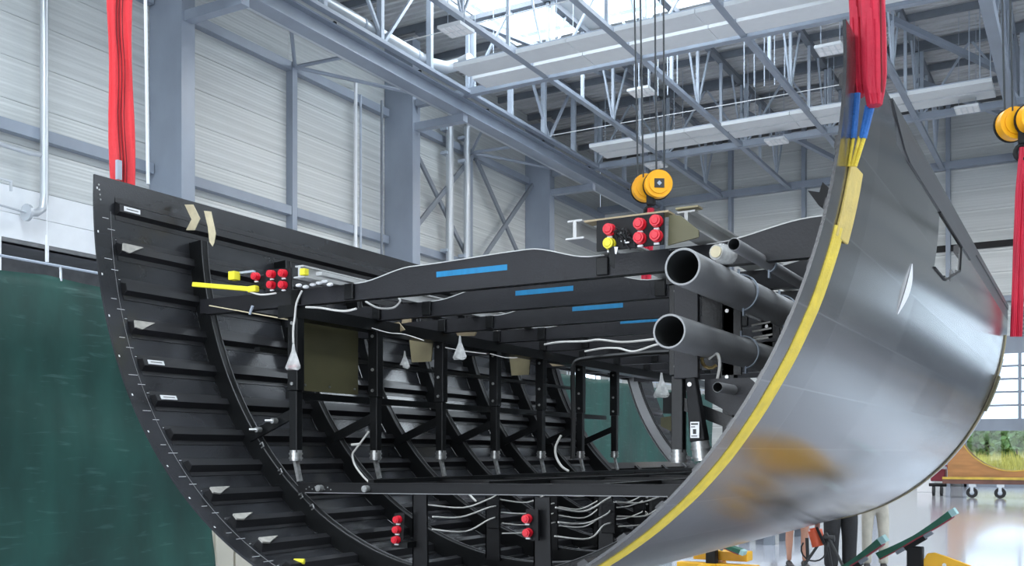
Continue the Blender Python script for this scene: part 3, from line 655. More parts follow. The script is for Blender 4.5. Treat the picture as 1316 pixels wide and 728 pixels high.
# stickers, clamps on the left stringer ends
def on_hull(o_name, phi, y, n, w, h, m, lb=None, thick=.004, parent=FUS):
    p = hp(phi, y, n); a = math.radians(phi); tz = V((math.cos(a)*RA, 0, math.sin(a)*RB)).normalized(); nn = (hp(phi, y, .1)-hp(phi, y, 0)).normalized()
    vs = [p+tz*(-h/2)*s1+V((0, w/2*s2, 0))+nn*(thick*s3) for s3 in (0, 1) for s1, s2 in ((1, -1), (1, 1), (-1, 1), (-1, -1))]
    return MB().add(vs, [(0,3,2,1),(4,5,6,7),(0,1,5,4),(1,2,6,5),(2,3,7,6),(3,0,4,7)]).build(o_name, m, parent, label=lb)
for k in (0, 4, 5): 
    s_ = on_hull('sticker', STR[k]+.0, 3.91, .044, .11, .026, 'paper', 'white paper sticker with a line of print')
    on_hull('print_line', STR[k], 3.91, .0485, .08, .004, 'ink', None, .0006, s_)
for k in (1, 3, 8, 9, 10):
    p = hp(STR[k]-.6, 3.9, .03); mb = MB(); q = hp(STR[k]-.6, 3.9, 0); nn = (p-q).normalized(); up = hp(STR[k]-2.4, 3.9, .03)-p
    mb.add([p+nn*.018+V((0,-.07,0)), p+nn*.018+V((0,.07,0)), p+nn*.018+V((0,.02,0))-up*.35, p+nn*.018+V((0,-.03,0))-up*.75, p+nn*.018+V((0,-.075,0))-up*.6,
            p+nn*.028+V((0,-.07,0)), p+nn*.028+V((0,.07,0)), p+nn*.028+V((0,.02,0))-up*.35, p+nn*.028+V((0,-.03,0))-up*.75, p+nn*.028+V((0,-.075,0))-up*.6],
           [(0,1,2,3,4), (9,8,7,6,5), (0,5,6,1), (1,6,7,2), (2,7,8,3), (3,8,9,4), (4,9,5,0)])
    mb.build('end_clip', 'clip_metal', FUS)
# white witness marks around the near rim
for k in range(14):
    for d, y, w in ((1.75, 3.765, .045), (3.3, 3.80, .05), (4.7, 3.84, .035)):
        ph = STR[0]+6.11*k+d
        if ph > -8: continue
        on_hull('mark_line', ph, y, .001, w+R_.uniform(-.01, .02), .0022, 'paper', None, .0008)
for k in range(10): on_hull('mark_dot', -91+k*6.4, 3.712, .001, .008, .012, 'paper', None, .0008)
for i in range(4): MB().tube([hp(-91.5+i*.7, 3.72+.004*i, .002), hp(-91.5+i*.7, 3.72+.004*i, .006)], .005, 6).build('rivet', 'silver_fitting', FUS)
# thin traced line near the rim and patch lines
MB().tube([hp(-88+i*1.5, 3.80-.0*i, .002) for i in range(50)], .0012, 4).build('mark_line', 'grey_pipe', FUS)
# ---- frames
FRY = [4.38+.735*i for i in range(10)]
def frame(Y, p0, p1, depth=.105):
    n = max(3, int((p1-p0)/2.2)); rings = []
    prof = [(.004, 0), (.004, .006), (depth-.006, .006), (depth-.006, .044), (depth-.016, .044), (depth-.016, .050), (depth, .050), (depth+.006, .047), (depth, .043), (depth, .007), (depth+.006, .003), (depth, -.002), (depth-.014, -.002), (depth-.014, 0)]
    for i in range(n+1):
        p = p0+(p1-p0)*i/n; rings.append([hp(p, Y+dy-.02, n_) for n_, dy in prof])
    F_ = MB().sweep(rings).build('frame', 'carbon_frame', FUS, smooth=False)
    for dy in (-.020, .028):
        MB().tube([hp(p0+(p1-p0)*i/n, Y+dy, depth+.005) for i in range(n+1)], .0022, 4).build('flange_edge', 'flange_grey', F_)
    return F_
for i, Y in enumerate(FRY):
    if 8.99 < Y < 10.95:
        frame(Y, -86, -77); frame(Y, -41, 88)
    elif i in (3, 4) : frame(Y, -86, 78)
    else: frame(Y, -86, 86)
# surround of the cargo opening
for y in (8.93, 11.0):
    rings = [[hp(p, y-.05, .003), hp(p, y+.03, .003), hp(p, y+.03, .10), hp(p, y-.05, .10)] for p in [-78+2*i for i in range(20)]]
    MB().sweep(rings).build('opening_frame', 'grey_pipe' if y > 10 else 'carbon_beam', FUS, label='grey curved edge member of the cargo opening' if y > 10 else None)
for ph in (-76.3, -41.6):
    rings = [[hp(ph-1.2, y, .003), hp(ph+1.2, y, .003), hp(ph+1.2, y, .09), hp(ph-1.2, y, .09)] for y in (8.95, 10.98)]
    MB().sweep(rings).build('opening_sill', 'carbon_shaded', FUS)
# ---- floor cross beams
def ss(t_): t_ = max(0, min(1, t_)); return t_*t_*(3-2*t_)
def ztop(x):
    if x < -3.43: return 2.515
    z = 2.515+.058*ss((x+3.43)/.36)
    if x > -3.07: z = 2.573+.020*ss((x+3.07)/.72)
    if x > -2.38: z = 2.593-.068*ss((x+2.38)/.34)
    if x > -1.46: z = 2.525+.068*ss((x+1.46)/.46)
    return z
BEAM_TAPE = [(-2.92, -2.50, 4.38), (-2.87, -2.50, 5.115), (-2.87, -2.52, 5.85), (-2.86, -2.55, 6.585)]
for i, Y in enumerate(FRY):
    xa, xb = -4.62, -.90
    xs_ = [xa+(xb-xa)*k/90 for k in range(91)]
    mb = MB(); rings = [[(x, Y-.055, 2.432), (x, Y-.039, 2.432), (x, Y-.039, ztop(x)), (x, Y-.055, ztop(x))] for x in xs_]; mb.sweep(rings)
    mb.box((xa+.05, Y-.058, 2.425), (xb-.05, Y-.0, 2.433))
    bm_ = mb.build('floor_beam', 'carbon_beam', FUS)
    for a, b_, dz in ((-3.5, -1.95, 0), (-1.5, -.92, 0)):
        rg = [[(x, Y-.058, ztop(x)-.002), (x, Y-.0, ztop(x)-.002), (x, Y-.0, ztop(x)+.003), (x, Y-.058, ztop(x)+.003)] for x in xs_ if a <= x <= b_]
        MB().sweep(rg).build('beam_flange', 'beam_edge_sheen', bm_)
    for a, b_, yy in BEAM_TAPE:
        if abs(yy-Y) < .01: MB().box((a, Y-.0565, 2.503+.0), (b_, Y-.0552, 2.531)).build('tape_strip', 'blue_tape', bm_, label='strip of bright blue tape')
    # brackets that join the beam to posts and rail
    for x in (-3.86, -3.48, -1.98, -1.62):
        MB().box((x-.03, Y-.075, 2.43), (x+.03, Y-.055, 2.515)).build('joint_plate', 'carbon_frame', FUS, bevel=.004)
# ---- posts (struts) under the floor beams
for side, X in ((-1, -3.9), (1, -1.622)):
    for i, Y in enumerate(FRY):
        if i > 6 and side == -1: continue
        o = MB().box((X-.037, Y-.05, 1.95), (X+.037, Y+.01, 2.43)).box((X-.028, Y-.045, 1.60), (X+.028, Y+.005, 1.95)).build('support_post', 'carbon_frame', FUS, bevel=.004)
        mb = MB(); mb.cyl((X, Y-.02, 1.615), (X, Y-.02, 1.555), .035, 12); mb.cyl((X, Y-.02, 1.60), (X, Y-.02, 1.59), .040, 12); mb.cyl((X, Y-.02, 1.575), (X, Y-.02, 1.565), .040, 12); mb.build('end_fitting', 'silver_fitting', o, smooth=True)
        if side == -1: MB().bar((X, Y-.02, 1.555), (X-side*.03, Y-.02, 1.44), .02, .03, (0,1,0), w2=.018).build('foot_lug', 'silver_fitting', o)
        for z in (1.99, 2.12, 2.33): MB().cyl((X-side*.0, Y-.058, z), (X, Y-.05, z), .010, 8).build('bolt', 'silver_fitting', o)
        # diagonal brace out to the frame
        MB().bar((X, Y-.02, 1.83), (X+side*.35, Y-.02, 1.69), .02, .055, (0,0,1)).build('brace', 'carbon_frame', FUS)
for dz, dx in ((.065, .24), (.03, .12)):
    p = V((-3.9-dx, 4.33, 1.83-.405*dx)); MB().cyl(p, p+V((0, -.035, 0)), .016, 10).build('bolt', 'silver_fitting', FUS, smooth=True); MB().cyl(p+V((0,-.03,0)), p+V((-.03, -.06, .0)), .008, 8).build('bolt', 'silver_fitting', FUS)
# long rails fore and aft on the post line
MB().box((-4.06, 4.45, 1.915), (-4.02, 8.85, 1.955)).build('side_rail', 'carbon_frame', FUS)
MB().box((-4.30, 4.45, 2.20), (-4.26, 8.85, 2.225)).build('side_rail', 'carbon_frame', FUS)
MB().box((-3.98, 4.30, 2.36), (-3.86, 11.6, 2.43)).build('side_rail', 'carbon_frame', FUS)
MB().box((-1.66, 4.30, 2.36), (-1.54, 11.6, 2.43)).build('side_rail', 'carbon_frame', FUS)
# ---- big right plate and tapered strut
o = MB().box((-1.612, 4.27, 1.93), (-1.50, 4.30, 2.44)).build('post_plate', 'carbon_beam', FUS, bevel=.003)
o = MB().bar((-1.525, 4.26, 1.93), (-1.488, 4.26, 1.65), .045, .045, (0,1,0), w2=.07, h2=.07).build('tapered_strut', 'black_matt', FUS, bevel=.006)
mb = MB(); a = V((-1.487, 4.26, 1.65)); b_ = V((-1.477, 4.26, 1.565))
for t0, t1, r in ((0, .3, .040), (.3, .4, .046), (.4, .75, .040), (.75, .85, .046), (.85, 1, .036)): mb.cyl(a.lerp(b_, t0), a.lerp(b_, t1), r, 14)
mb.build('end_fitting', 'silver_fitting', o, smooth=True)
s_ = MB().box((-1.514, 4.212, 1.665), (-1.474, 4.216, 1.735)).build('sticker', 'paper', o, label='white paper sticker with black print')
mb = MB(); mb.box((-1.510, 4.211, 1.722), (-1.479, 4.212, 1.729)); mb.box((-1.510, 4.211, 1.711), (-1.492, 4.212, 1.715)); mb.box((-1.502, 4.211, 1.682), (-1.487, 4.212, 1.703)); mb.box((-1.509, 4.211, 1.671), (-1.482, 4.212, 1.675)); mb.build('print', 'ink', s_)
MB().cyl((-1.525, 4.27, 1.90), (-1.525, 4.23, 1.90), .010, 10).build('bolt', 'silver_fitting', FUS)
# gusset from the plate to the right frame
MB().prism([(-1.50, 1.93), (-1.50, 1.84), (-1.25, 1.70), (-1.20, 1.74), (-1.18, 1.82), (-1.3, 1.93)], 'y', 4.36, 4.375).build('gusset', 'carbon_beam', FUS)
# ---- cargo floor beams
for i, Y in enumerate(FRY):
    za, zb = 1.378, 1.402
    mb = MB(); mb.bar((-3.86, Y-.04, za+.026), (-1.60, Y-.04, zb+.026), .012, .052, (0,0,1)); mb.bar((-3.86, Y-.025, za+.001), (-1.60, Y-.025, zb+.001), .05, .005, (0,0,1)); mb.bar((-3.86, Y-.025, za+.052), (-1.60, Y-.025, zb+.052), .05, .005, (0,0,1))
    o = mb.build('cargo_beam', 'carbon_shaded', FUS)
    mb = MB(); mb.bar((-3.80, Y-.056, za+.0), (-1.66, Y-.056, zb+.0), .004, .004, (0,0,1)); mb.build('beam_lip', 'grey_pipe', o)
    for x in (-3.03, -2.31):
        zb_ = hp(math.degrees(math.asin((x-XC)/RA)), Y, .1).z
        o = MB().prism([(x-.045, 1.385), (x+.042, 1.385), (x+.050, zb_-.01), (x-.045, zb_-.01)], 'y', Y-.05, Y-.035).box((x-.045, Y-.05, zb_), (x-.038, Y+.0, 1.385)).build('lower_post', 'carbon_shaded', FUS)
for x, z in ((-3.69, 1.405), (-3.37, 1.407)): MB().cyl((x, 4.335, z), (x, 4.30, z), .018, 12).build('bolt', 'silver_fitting', FUS, smooth=True)
for k in range(9): MB().cyl((-3.80+.022*k, 4.334, 1.398+.012*(k%2)), (-3.80+.022*k, 4.331, 1.398+.012*(k%2)), .004, 6).build('rivet', 'silver_fitting', FUS)
for x in (-3.4, -2.67, -2.0): MB().box((x-.02, 4.40, 1.43), (x+.02, 11.5, 1.455)).build('cargo_rail', 'carbon_frame', FUS)
# metal clips where frame 1 carries the cargo structure
for ph in (-48, -42, -36, -33): 
    p = hp(ph, 4.35, .108); MB().tube([p, p+V((.02, 0, .012)), p+V((.03, -.0, -.01)), p+V((.012, 0, -.02))], .004, 6).build('clip', 'silver_fitting', FUS)
# ---- seat rails
def seatrail(x, y0, y1, z, w=.085, h=.09):
    pr = [(-w/2, 0), (w/2, 0), (w/2, .008), (.008, .008), (.008, h-.008), (w/2-.01, h-.008), (w/2-.01, h), (-w/2+.01, h), (-w/2+.01, h-.008), (-.008, h-.008), (-.008, .008), (-w/2, .008)]
    return MB().prism([(x+a, z+b2) for a, b2 in pr], 'y', y0, y1).build('seat_rail', 'aluminium', FUS)
seatrail(-3.60, 4.05, 11.6, 2.518, .075, .065)
seatrail(-1.97, 4.00, 11.6, 2.54, .09, .085)
seatrail(-1.50, 4.12, 11.6, 2.545, .10, .09)
MB().box((-3.53, 4.10, 2.53), (-3.49, 4.9, 2.55)).build('rail_lip', 'aluminium', FUS)
# ---- connector panel between the right rails
cp = MB().box((-1.865, 4.00, 2.475), (-1.555, 4.012, 2.61)).build('connector_panel', 'black_matt', FUS, bevel=.002)
MB().box((-1.93, 4.013, 2.612), (-1.54, 4.10, 2.620)).build('shelf_board', 'tan_board', FUS)
MB().prism([(-1.55, 2.61), (-1.50, 2.60), (-1.42, 2.53), (-1.42, 2.50), (-1.555, 2.48)], 'y', 4.05, 4.06).build('cover_plate', 'olive', FUS)
MB().box((-1.54, 4.10, 2.640), (-1.44, 4.16, 2.648)).build('shelf_edge', 'khaki', FUS)
def plug(parent, p, r=.022, m='red_cap', d=(0, -1, 0)):
    p = V(p); d = V(d); mb = MB(); mb.cyl(p, p+d*.012, r*1.12, 18); mb.cyl(p+d*.012, p+d*.034, r, 18); mb.tube([p+d*.034, p+d*.038], [r*.75, r*.6], 14)
    o = mb.build('plug', m, parent, smooth=True)
    MB().box((p.x-.012, p.y-.012, p.z-r*1.55), (p.x+.010, p.y-.002, p.z-r*1.2)).build('tag', 'paper', o)
    return o
for (px, py), m in (((785, 296), 'red_cap'), ((824, 289), 'red_cap'), ((845, 285), 'red_cap'), ((824, 307), 'red_cap'), ((845, 304), 'red_cap'), ((785, 314), 'yellow_cap')):
    plug(cp, at(px, py, Y=4.0), .0235, m)
mb = MB()
for k in range(14):
    p = at(804+R_.uniform(-9, 9), 303+R_.uniform(-9, 9), Y=3.99); mb.tube(smooth_path([p, p+V((R_.uniform(-.02,.02), -.02, R_.uniform(-.02,.02))), p+V((R_.uniform(-.03,.03), .01, -.03))], 3), .003, 5)
mb.build('cable_tangle', 'rubber', cp)
for px, py in ((801, 310), (806, 312), (797, 300)): p = at(px, py, Y=3.985); MB().box((p.x-.01, p.y-.004, p.z-.003), (p.x+.01, p.y, p.z+.003)).build('tag', 'paper', cp)
mb = MB(); p = at(787, 320, Y=3.98)
for k in range(6): mb.tube(smooth_path([p+V((.006*k-.015, 0, .01)), p+V((.004*k-.01, 0, -.03)), p+V((.003*k-.008, 0, -.065-.004*k))], 3), .004, 5)
mb.build('cable_bundle', 'rubber', FUS)
p = at(791, 321, Y=3.975); MB().add([p+V((-.006, 0, .012)), p+V((.012, 0, .010)), p+V((.004, 0, -.02)), p+V((-.002, 0, -.018))], [(0,1,2,3)]).build('tag', 'paper', FUS)
# left connector plate
cp = MB().box((-3.92, 4.14, 2.48), (-3.74, 4.152, 2.60)).build('connector_panel', 'black_matt', FUS)
for (px, py) in ((351, 353), (366, 352), (351, 367), (366, 367), (331, 356)): plug(cp, at(px, py, Y=4.14), .020)
MB().prism([(-3.99, 2.50), (-3.92, 2.50), (-3.92, 2.58), (-3.99, 2.56)], 'y', 4.14, 4.15).build('bracket', 'carbon_frame', FUS)
# yellow foam guards
mb = MB(); a = at(249, 366, Y=4.12); b_ = at(322, 372, Y=4.12)
mb.bar(a, b_, .03, .026); o = mb.build('foam_guard', 'yellow_foam', FUS, bevel=.004); mb = MB(); mb.bar(b_+V((-.01, 0, -.002)), b_+V((.05, 0, .0)), .036, .034); mb.build('foam_guard', 'yellow_foam', FUS, bevel=.006)
for (px, py), s_ in (((301, 355), .024), ((391, 350), .017)):
    p = at(px, py, Y=4.2 if px < 350 else 4.0); MB().box((p.x-s_, p.y-s_, p.z-s_), (p.x+s_, p.y+s_, p.z+s_)).build('foam_block', 'yellow_foam', FUS, bevel=.003)
p = at(305, 352, Y=4.22); MB().box((p.x, p.y, p.z-.002), (p.x+.12, p.y+.02, p.z+.010)).build('bracket', 'steel_light', FUS)
p = at(378, 722, Y=3.9); MB().tube([p, p+V((.05, .02, 0))], .014, 10).build('foam_block', 'yellow_foam', FUS, smooth=True)
MB().tube(smooth_path([at(318, 374, Y=4.11), at(335, 379, Y=4.12), at(355, 377, Y=4.14)], 4), .005, 6).build('cable', 'white_cable', FUS)
# rod with knob
mb = MB().tube([at(269, 393, Y=4.25), at(370, 411, Y=4.32)], .0035, 6).build('tie_rod', 'masking_tape', FUS)
p = at(323, 398, Y=4.27); MB().tube([p+V((.01, 0, .02)), p, p+V((-.012, 0, -.028))], .008, 8).build('rod_clamp', 'steel_light', FUS)
# masking tape pieces on top of frame 1
def flat(name, pts, Y, m, th=.004, lb=None, parent=FUS, slope=0):
    vs = [at(px, py, Y=Y+slope*i) for i, (px, py) in enumerate(pts)]; n = len(vs)
    mb = MB(); mb.add(vs+[v+V((0, th, 0)) for v in vs], [tuple(range(n)), tuple(range(n, 2*n))[::-1]]+[(i, n+i, n+(i+1)%n, (i+1)%n) for i in range(n)])
    return mb.build(name, m, parent, label=lb)
flat('tape_piece', [(237, 263), (248, 263), (257, 281), (250, 296), (239, 296), (246, 282)], 4.28, 'masking_tape', lb='kinked strip of beige masking tape')
flat('tape_piece', [(262, 271), (271, 272), (277, 300), (275, 312), (273, 317), (269, 311), (267, 292)], 4.27, 'masking_tape', lb='hanging strip of beige masking tape')
# olive access panel between first two posts
o = MB().box((-4.02, 4.52, 1.965), (-4.01, 5.06, 2.425)).build('access_panel', 'olive', FUS, bevel=.002, label='flat olive green panel')
for z in (2.0, 2.4):
    for y in (4.56, 4.78, 5.02): MB().cyl((-4.01, y, z), (-4.003, y, z), .007, 8).build('screw', 'silver_fitting', o)
# olive brackets with half-round notch
def notch(px, py, Y):
    c = at(px, py, Y=Y); w_, h_ = .105, .10; pts = [(c.x-w_, c.z+h_), (c.x-.045, c.z+h_)]
    for k in range(9): a = math.pi*k/8; pts.append((c.x-.045*math.cos(a), c.z+h_-.055*math.sin(a)))
    pts += [(c.x+w_, c.z+h_), (c.x+w_*.8, c.z-h_), (c.x-w_*.75, c.z-h_)]
    MB().prism(pts, 'y', Y, Y+.01).build('notched_bracket', 'khaki', FUS)
notch(541, 447, 5.8); notch(668, 467, 7.28); 
for (a, Y) in (([(492, 418), (512, 414), (520, 424), (506, 430)], 5.3), ([(704, 465), (735, 462), (735, 470), (710, 471)], 8.0), ([(586, 428), (612, 427), (610, 432), (588, 432)], 5.9), ([(517, 411), (528, 410), (528, 414), (516, 416)], 5.0)): flat('yellow_bracket', a, Y, 'tan_board', .01)
flat('cover_plate', [(849, 537), (878, 533), (878, 553), (872, 560), (849, 548)], 10.5, 'olive', .01)
flat('connector_block', [(864, 516), (874, 513), (875, 532), (866, 534)], 10.4, 'dark_red', .04)
MB().box(at(852, 505, Y=10.6), at(872, 532, Y=10.75)).build('equipment_box', 'rubber', FUS)
# clear bags
def bag(px, py, w_, h_, Y, red=True):
    top = at(px, py, Y=Y); s_ = 1/420
    vs = []; n = 10; rg = []
    for j, (t_, r) in enumerate(((0, .12), (.3, .25), (.6, .6), (.9, 1.0), (1, .9))):
        rg.append([top+V((math.cos(2*math.pi*k/n)*w_*.5*r*(1+.15*math.sin(3*k+j)), math.sin(2*math.pi*k/n)*w_*.25*r, -h_*t_+.006*math.sin(k*2))) for k in range(n)])
    o = MB().sweep(rg).build('plastic_bag', 'clear_film', FUS, label='crumpled clear plastic bag')
    if red: MB().tube([top+V((-.3*w_, 0, -h_*.9)), top+V((.25*w_, 0, -h_*.87))], .007, 8).build('plug', 'red_cap', o)
    return o
bag(377, 440, .10, .15, 4.24); bag(591, 432, .10, .15, 5.5, False); bag(850, 480, .14, .20, 7.9, False); bag(520, 452, .09, .12, 5.9, False)
MB().tube(smooth_path([at(388, 374, Y=4.22), at(381, 390, Y=4.22), at(379, 408, Y=4.23), at(377, 422, Y=4.23), at(377, 441, Y=4.23)], 4), .006, 6).build('cable', 'white_cable', FUS)
# silver wrapped cable bundles at the rail end
mb = MB()
for k, (px, py) in enumerate(((384, 367), (393, 369), (402, 366), (410, 364), (417, 362), (424, 366))):
    p = at(px, py, Y=4.15); mb.ball(p, .014, 8, 6, 0, (1.5, 1, .7))
mb.build('wrapped_connector', 'paper', FUS, smooth=False)
# ---- white cables
def cable(pts, Y, r=.005, m='white_cable', nm='cable', dy=0):
    return MB().tube(smooth_path([at(px, py, Y=Y+dy*i) for i, (px, py) in enumerate(pts)], 5), r, 6).build(nm, m, FUS, smooth=True)
cable([(393, 395), (412, 396), (430, 399), (445, 400), (458, 397)], 4.28, .006)
cable([(470, 388), (486, 396), (505, 396), (514, 388), (512, 383)], 4.75, .006)
cable([(478, 422), (500, 428), (520, 430), (545, 438)], 5.0, .003)
cable([(572, 447), (600, 452), (625, 455)], 5.7, .003)
cable([(630, 455), (650, 460), (665, 460)], 6.3, .003)
cable([(700, 443), (720, 440), (752, 439), (770, 437), (800, 440), (835, 437), (868, 433)], 5.8, .007, 'white_cable', dy=-.12)
cable([(752, 452), (775, 448), (795, 448), (815, 452), (845, 443), (858, 446), (868, 455), (874, 468)], 5.4, .006, 'white_cable', dy=-.1)
MB().tube([at(873, 462, Y=4.45), at(878, 486, Y=4.4)], .016, 10).build('wrapped_connector', 'paper', FUS)
MB().tube([at(875, 468, Y=4.42), at(876, 476, Y=4.42)], .017, 10).build('connector_band', 'red_cap', FUS)
cable([(736, 590), (737, 540), (736, 490), (737, 471), (745, 463), (775, 459), (820, 455), (872, 452)], 7.6, .02, 'rubber', 'black_hose')
cable([(474, 555), (466, 566), (457, 578), (453, 585), (456, 598), (466, 612), (474, 620)], 4.8, .006)
cable([(721, 560), (714, 575), (715, 588), (722, 600), (731, 606)], 6.8, .009)
for dx_ in (0, .006): MB().tube([at(452, 572, Y=4.8)+V((dx_, 0, 0)), at(462, 571, Y=4.8)+V((dx_, 0, 0))], .008, 6).build('cable_clip', 'white_cable', FUS)
for k, (x, ranges) in enumerate(((-2.99, FRY[:6]), (-2.26, FRY[:7]))):
    for i in range(len(ranges)-1):
        for j in range(4 if i else 3):
            ya, yb = ranges[i]-.03, ranges[i+1]-.05; z = 1.335-.062*j+R_.uniform(-.012, .012); dz = R_.uniform(-.02, .012)
            pts = [V((x+R_.uniform(0, .03), ya, z-.01)), V((x+.05+R_.uniform(0, .04), ya+.22, z-.022+dz)), V((x+.03+R_.uniform(0, .03), yb-.2, z+.006+R_.uniform(-.01, .01))), V((x+R_.uniform(-.02, .0), yb, z+.012))]
            MB().tube(smooth_path(pts, 5), .0045, 6).build('cable', 'white_cable', FUS, smooth=True)
        MB().box((x-.06, ranges[i+1]-.075, 1.16), (x+.02, ranges[i+1]-.05, 1.33)).build('clamp_block', 'black_matt', FUS, bevel=.005)
cable([(602, 634), (606, 639), (612, 645)], 4.9, .006)
# lower plugs on brackets
o = MB().add([at(507, 660, Y=4.25), at(520, 659, Y=4.25), at(518, 697, Y=4.25), at(506, 702, Y=4.25), at(507, 660, Y=4.27), at(520, 659, Y=4.27), at(518, 697, Y=4.27), at(506, 702, Y=4.27)], [(0,1,2,3),(7,6,5,4),(0,4,5,1),(1,5,6,2),(2,6,7,3),(3,7,4,0)]).build('plug_bracket', 'black_matt', FUS)
for px, py in ((513, 668), (512, 681), (511, 694)): plug(o, at(px, py, Y=4.25), .018)
MB().box(at(503, 704, Y=4.25), at(535, 696, Y=4.33)).build('bracket', 'carbon_frame', FUS)
o = MB().box(at(676, 655, Y=4.28), at(694, 695, Y=4.30)).build('plug_bracket', 'black_matt', FUS)
for px, py in ((679, 667), (680, 685)): plug(o, at(px, py, Y=4.27), .020)
# ---- grey ducts with straps
def duct(px, py, r, y0, y1, clamps, lb):
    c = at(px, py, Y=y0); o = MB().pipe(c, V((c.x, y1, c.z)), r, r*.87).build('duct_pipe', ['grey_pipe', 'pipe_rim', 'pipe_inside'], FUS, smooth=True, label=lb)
    for y in clamps:
        mb = MB(); pts = [V((c.x+(r+.006)*math.cos(t_), y, c.z+(r+.006)*math.sin(t_))) for t_ in [math.radians(-75+10*k) for k in range(18)]]
        rg = []
        for k, p in enumerate(pts):
            dr = (p-V((c.x, y, c.z))).normalized(); rg.append([p+V((0,-.010,0)), p+V((0,.010,0)), p+V((0,.010,0))+dr*.006, p+V((0,-.010,0))+dr*.006])
        mb.sweep(rg); e = pts[0]; mb.box((e.x-.008, y-.01, e.z-.03), (e.x, y+.01, e.z+.01)); e = pts[-1]; mb.box((e.x-.004, y-.01, e.z-.01), (e.x+.004, y+.01, e.z+.03))
        mb.build('pipe_clamp', 'steel_light', o)
    return o
duct(877, 343, .0775, 3.92, 11.6, (4.70, 5.42), 'upper wide grey duct pipe')
duct(860, 426, .072, 3.92, 11.6, (4.93,), 'lower wide grey duct pipe')
duct(943, 314, .026, 3.95, 11.6, (4.45, ), 'narrow grey pipe near the top')
duct(922, 498, .0225, 4.15, 11.6, (4.6,), 'narrow grey pipe below the wide ones')
c = at(927, 326, Y=4.05); o = MB().tube([c+V((-.01, -.04, 0)), c+V((0, 0, 0)), c+V((.02, .06, .0))], [.032, .042, .036], 14).build('wrapped_connector', 'clear_film', FUS, smooth=True); MB().cyl(c+V((-.008, -.05, 0)), c+V((-.006, -.03, 0)), .024, 14).build('connector_cap', 'masking_tape', o)
c = at(913, 462, Y=4.4); MB().tube([c+V((.04*math.cos(t_), 0, .04*math.sin(t_))) for t_ in [k*.5 for k in range(12)]], .008, 6).build('brass_ring', 'brass', FUS); MB().tube(smooth_path([c+V((.0, -.02, 0)), c+V((.04, -.03, .02)), c+V((.05, -.02, -.03)), c+V((.03, -.0, -.10))], 5), .007, 6).build('cable', 'white_cable', FUS)
for k, (px, py) in enumerate(((984, 424), (985, 432), (980, 436), (983, 416))): p = at(px, py, Y=5.2); MB().tube([p+V((-.07, 0, -.006)), p+V((.03, 0, .006))], .005, 5).build('cable', 'white_cable', FUS)
# dark uprights and shelves behind the ducts
for x, Y in ((-1.60, 5.115), (-1.60, 5.85), (-1.58, 4.75)): MB().box((x-.05, Y-.05, 2.0 if Y > 4.5 else 2.1), (x+.05, Y-.03, 2.44)).build('hanger_plate', 'carbon_frame', FUS)
for z in (2.22, 1.98): MB().box((-1.62, 5.6, z), (-1.0, 5.63, z+.02)).build('cross_rod', 'carbon_beam', FUS)
# arrow-shaped bracket near the right rim
flat('arrow_bracket', [(1038, 245), (1053, 247), (1057, 234), (1070, 246), (1062, 268), (1052, 264)], 4.75, 'black_matt', .06)
# flap of peeling white film on the outer skin
rg = []
for k in range(9):
    t_ = k/8; yb = 5.50-.02*t_; ph = 77.8-7.0*t_; w_ = .004+.018*math.sin(math.pi*min(1, t_*1.02))
    rg.append([hp(ph, yb, -.014), hp(ph, yb+w_, -.016-.02*math.sin(math.pi*t_)), hp(ph, yb+w_+.002, -.014)])
MB().sweep(rg).build('film_flap', 'paper', FUS, label='thin flap of peeling pale film')
# ================================================================== SLINGS
def ribbon(mb, path, w, th, wdir, mi=0, folds=0):
    rg = []
    for i, p in enumerate(path):
        p = V(p); wd = V(wdir[i] if isinstance(wdir, list) else wdir).normalized(); d = V(path[min(i+1, len(path)-1)])-V(path[max(i-1, 0)]); d.normalize(); nn = d.cross(wd).normalized(); W = w[i] if isinstance(w, list) else w
        K = 12; top = []; bot = []
        for k in range(K+1):
            u = k/K-.5; off = folds*math.sin(u*21+i*.35+math.sin(i*.7)*.8)*.5; edge = th*math.sqrt(max(.05, 1-(2*u)**2))
            top.append(p+wd*W*u+nn*(edge/2+off)); bot.append(p+wd*W*u+nn*(-edge/2+off))
        rg.append(top+bot[::-1])
    mb.sweep(rg); return mb
# near left
o = thing('lifting_sling', 'bright red textile lifting sling rising from the left rim of the shell', 'sling', (-4.77, 3.95, 3.1), 'lifting slings')
zs_ = [3.10+.15*i for i in range(42)]
pth = [V((-4.84-.03*min(1, (z-3.09)/1.1), 3.95, z)) for z in zs_]
cs = V((math.cos(TH), math.sin(TH), 0))
ribbon(MB(), pth, [.140+.012*math.sin(i*.9) for i in range(len(pth))], .05, cs, folds=.012).build('webbing', 'sling_red', o, smooth=True)
fw = V((-math.sin(TH), math.cos(TH), 0))
for off, dz in ((.012, 0), (.03, .2), (-.005, .5)):
    MB().tube(smooth_path([pth[i]+cs*(off+.006*math.sin(i*1.7))-fw*(.030) for i in range(0, 12)], 2), .0035, 4).build('seam', 'seam_dark', o)
MB().box((-4.825, 3.915, 3.16), (-4.805, 3.885, 3.27)).build('label_tag', 'steel_light', o)
mb = MB(); rg = [[hp(p, 3.86, -.018), hp(p, 3.97, -.018), hp(p, 3.97, -.026), hp(p, 3.86, -.026)] for p in [-92.9+3*i for i in range(28)]]; mb.sweep(rg).build('strap', 'sling_yellow', o)
tag(MB().tube([(-4.69, 4.0, 3.14), (-4.74, 4.0, 5.6)], .010, 6).build('hoist_rope', 'lower_wall_white'), 'thin pale rope beside the left red sling', 'rope')
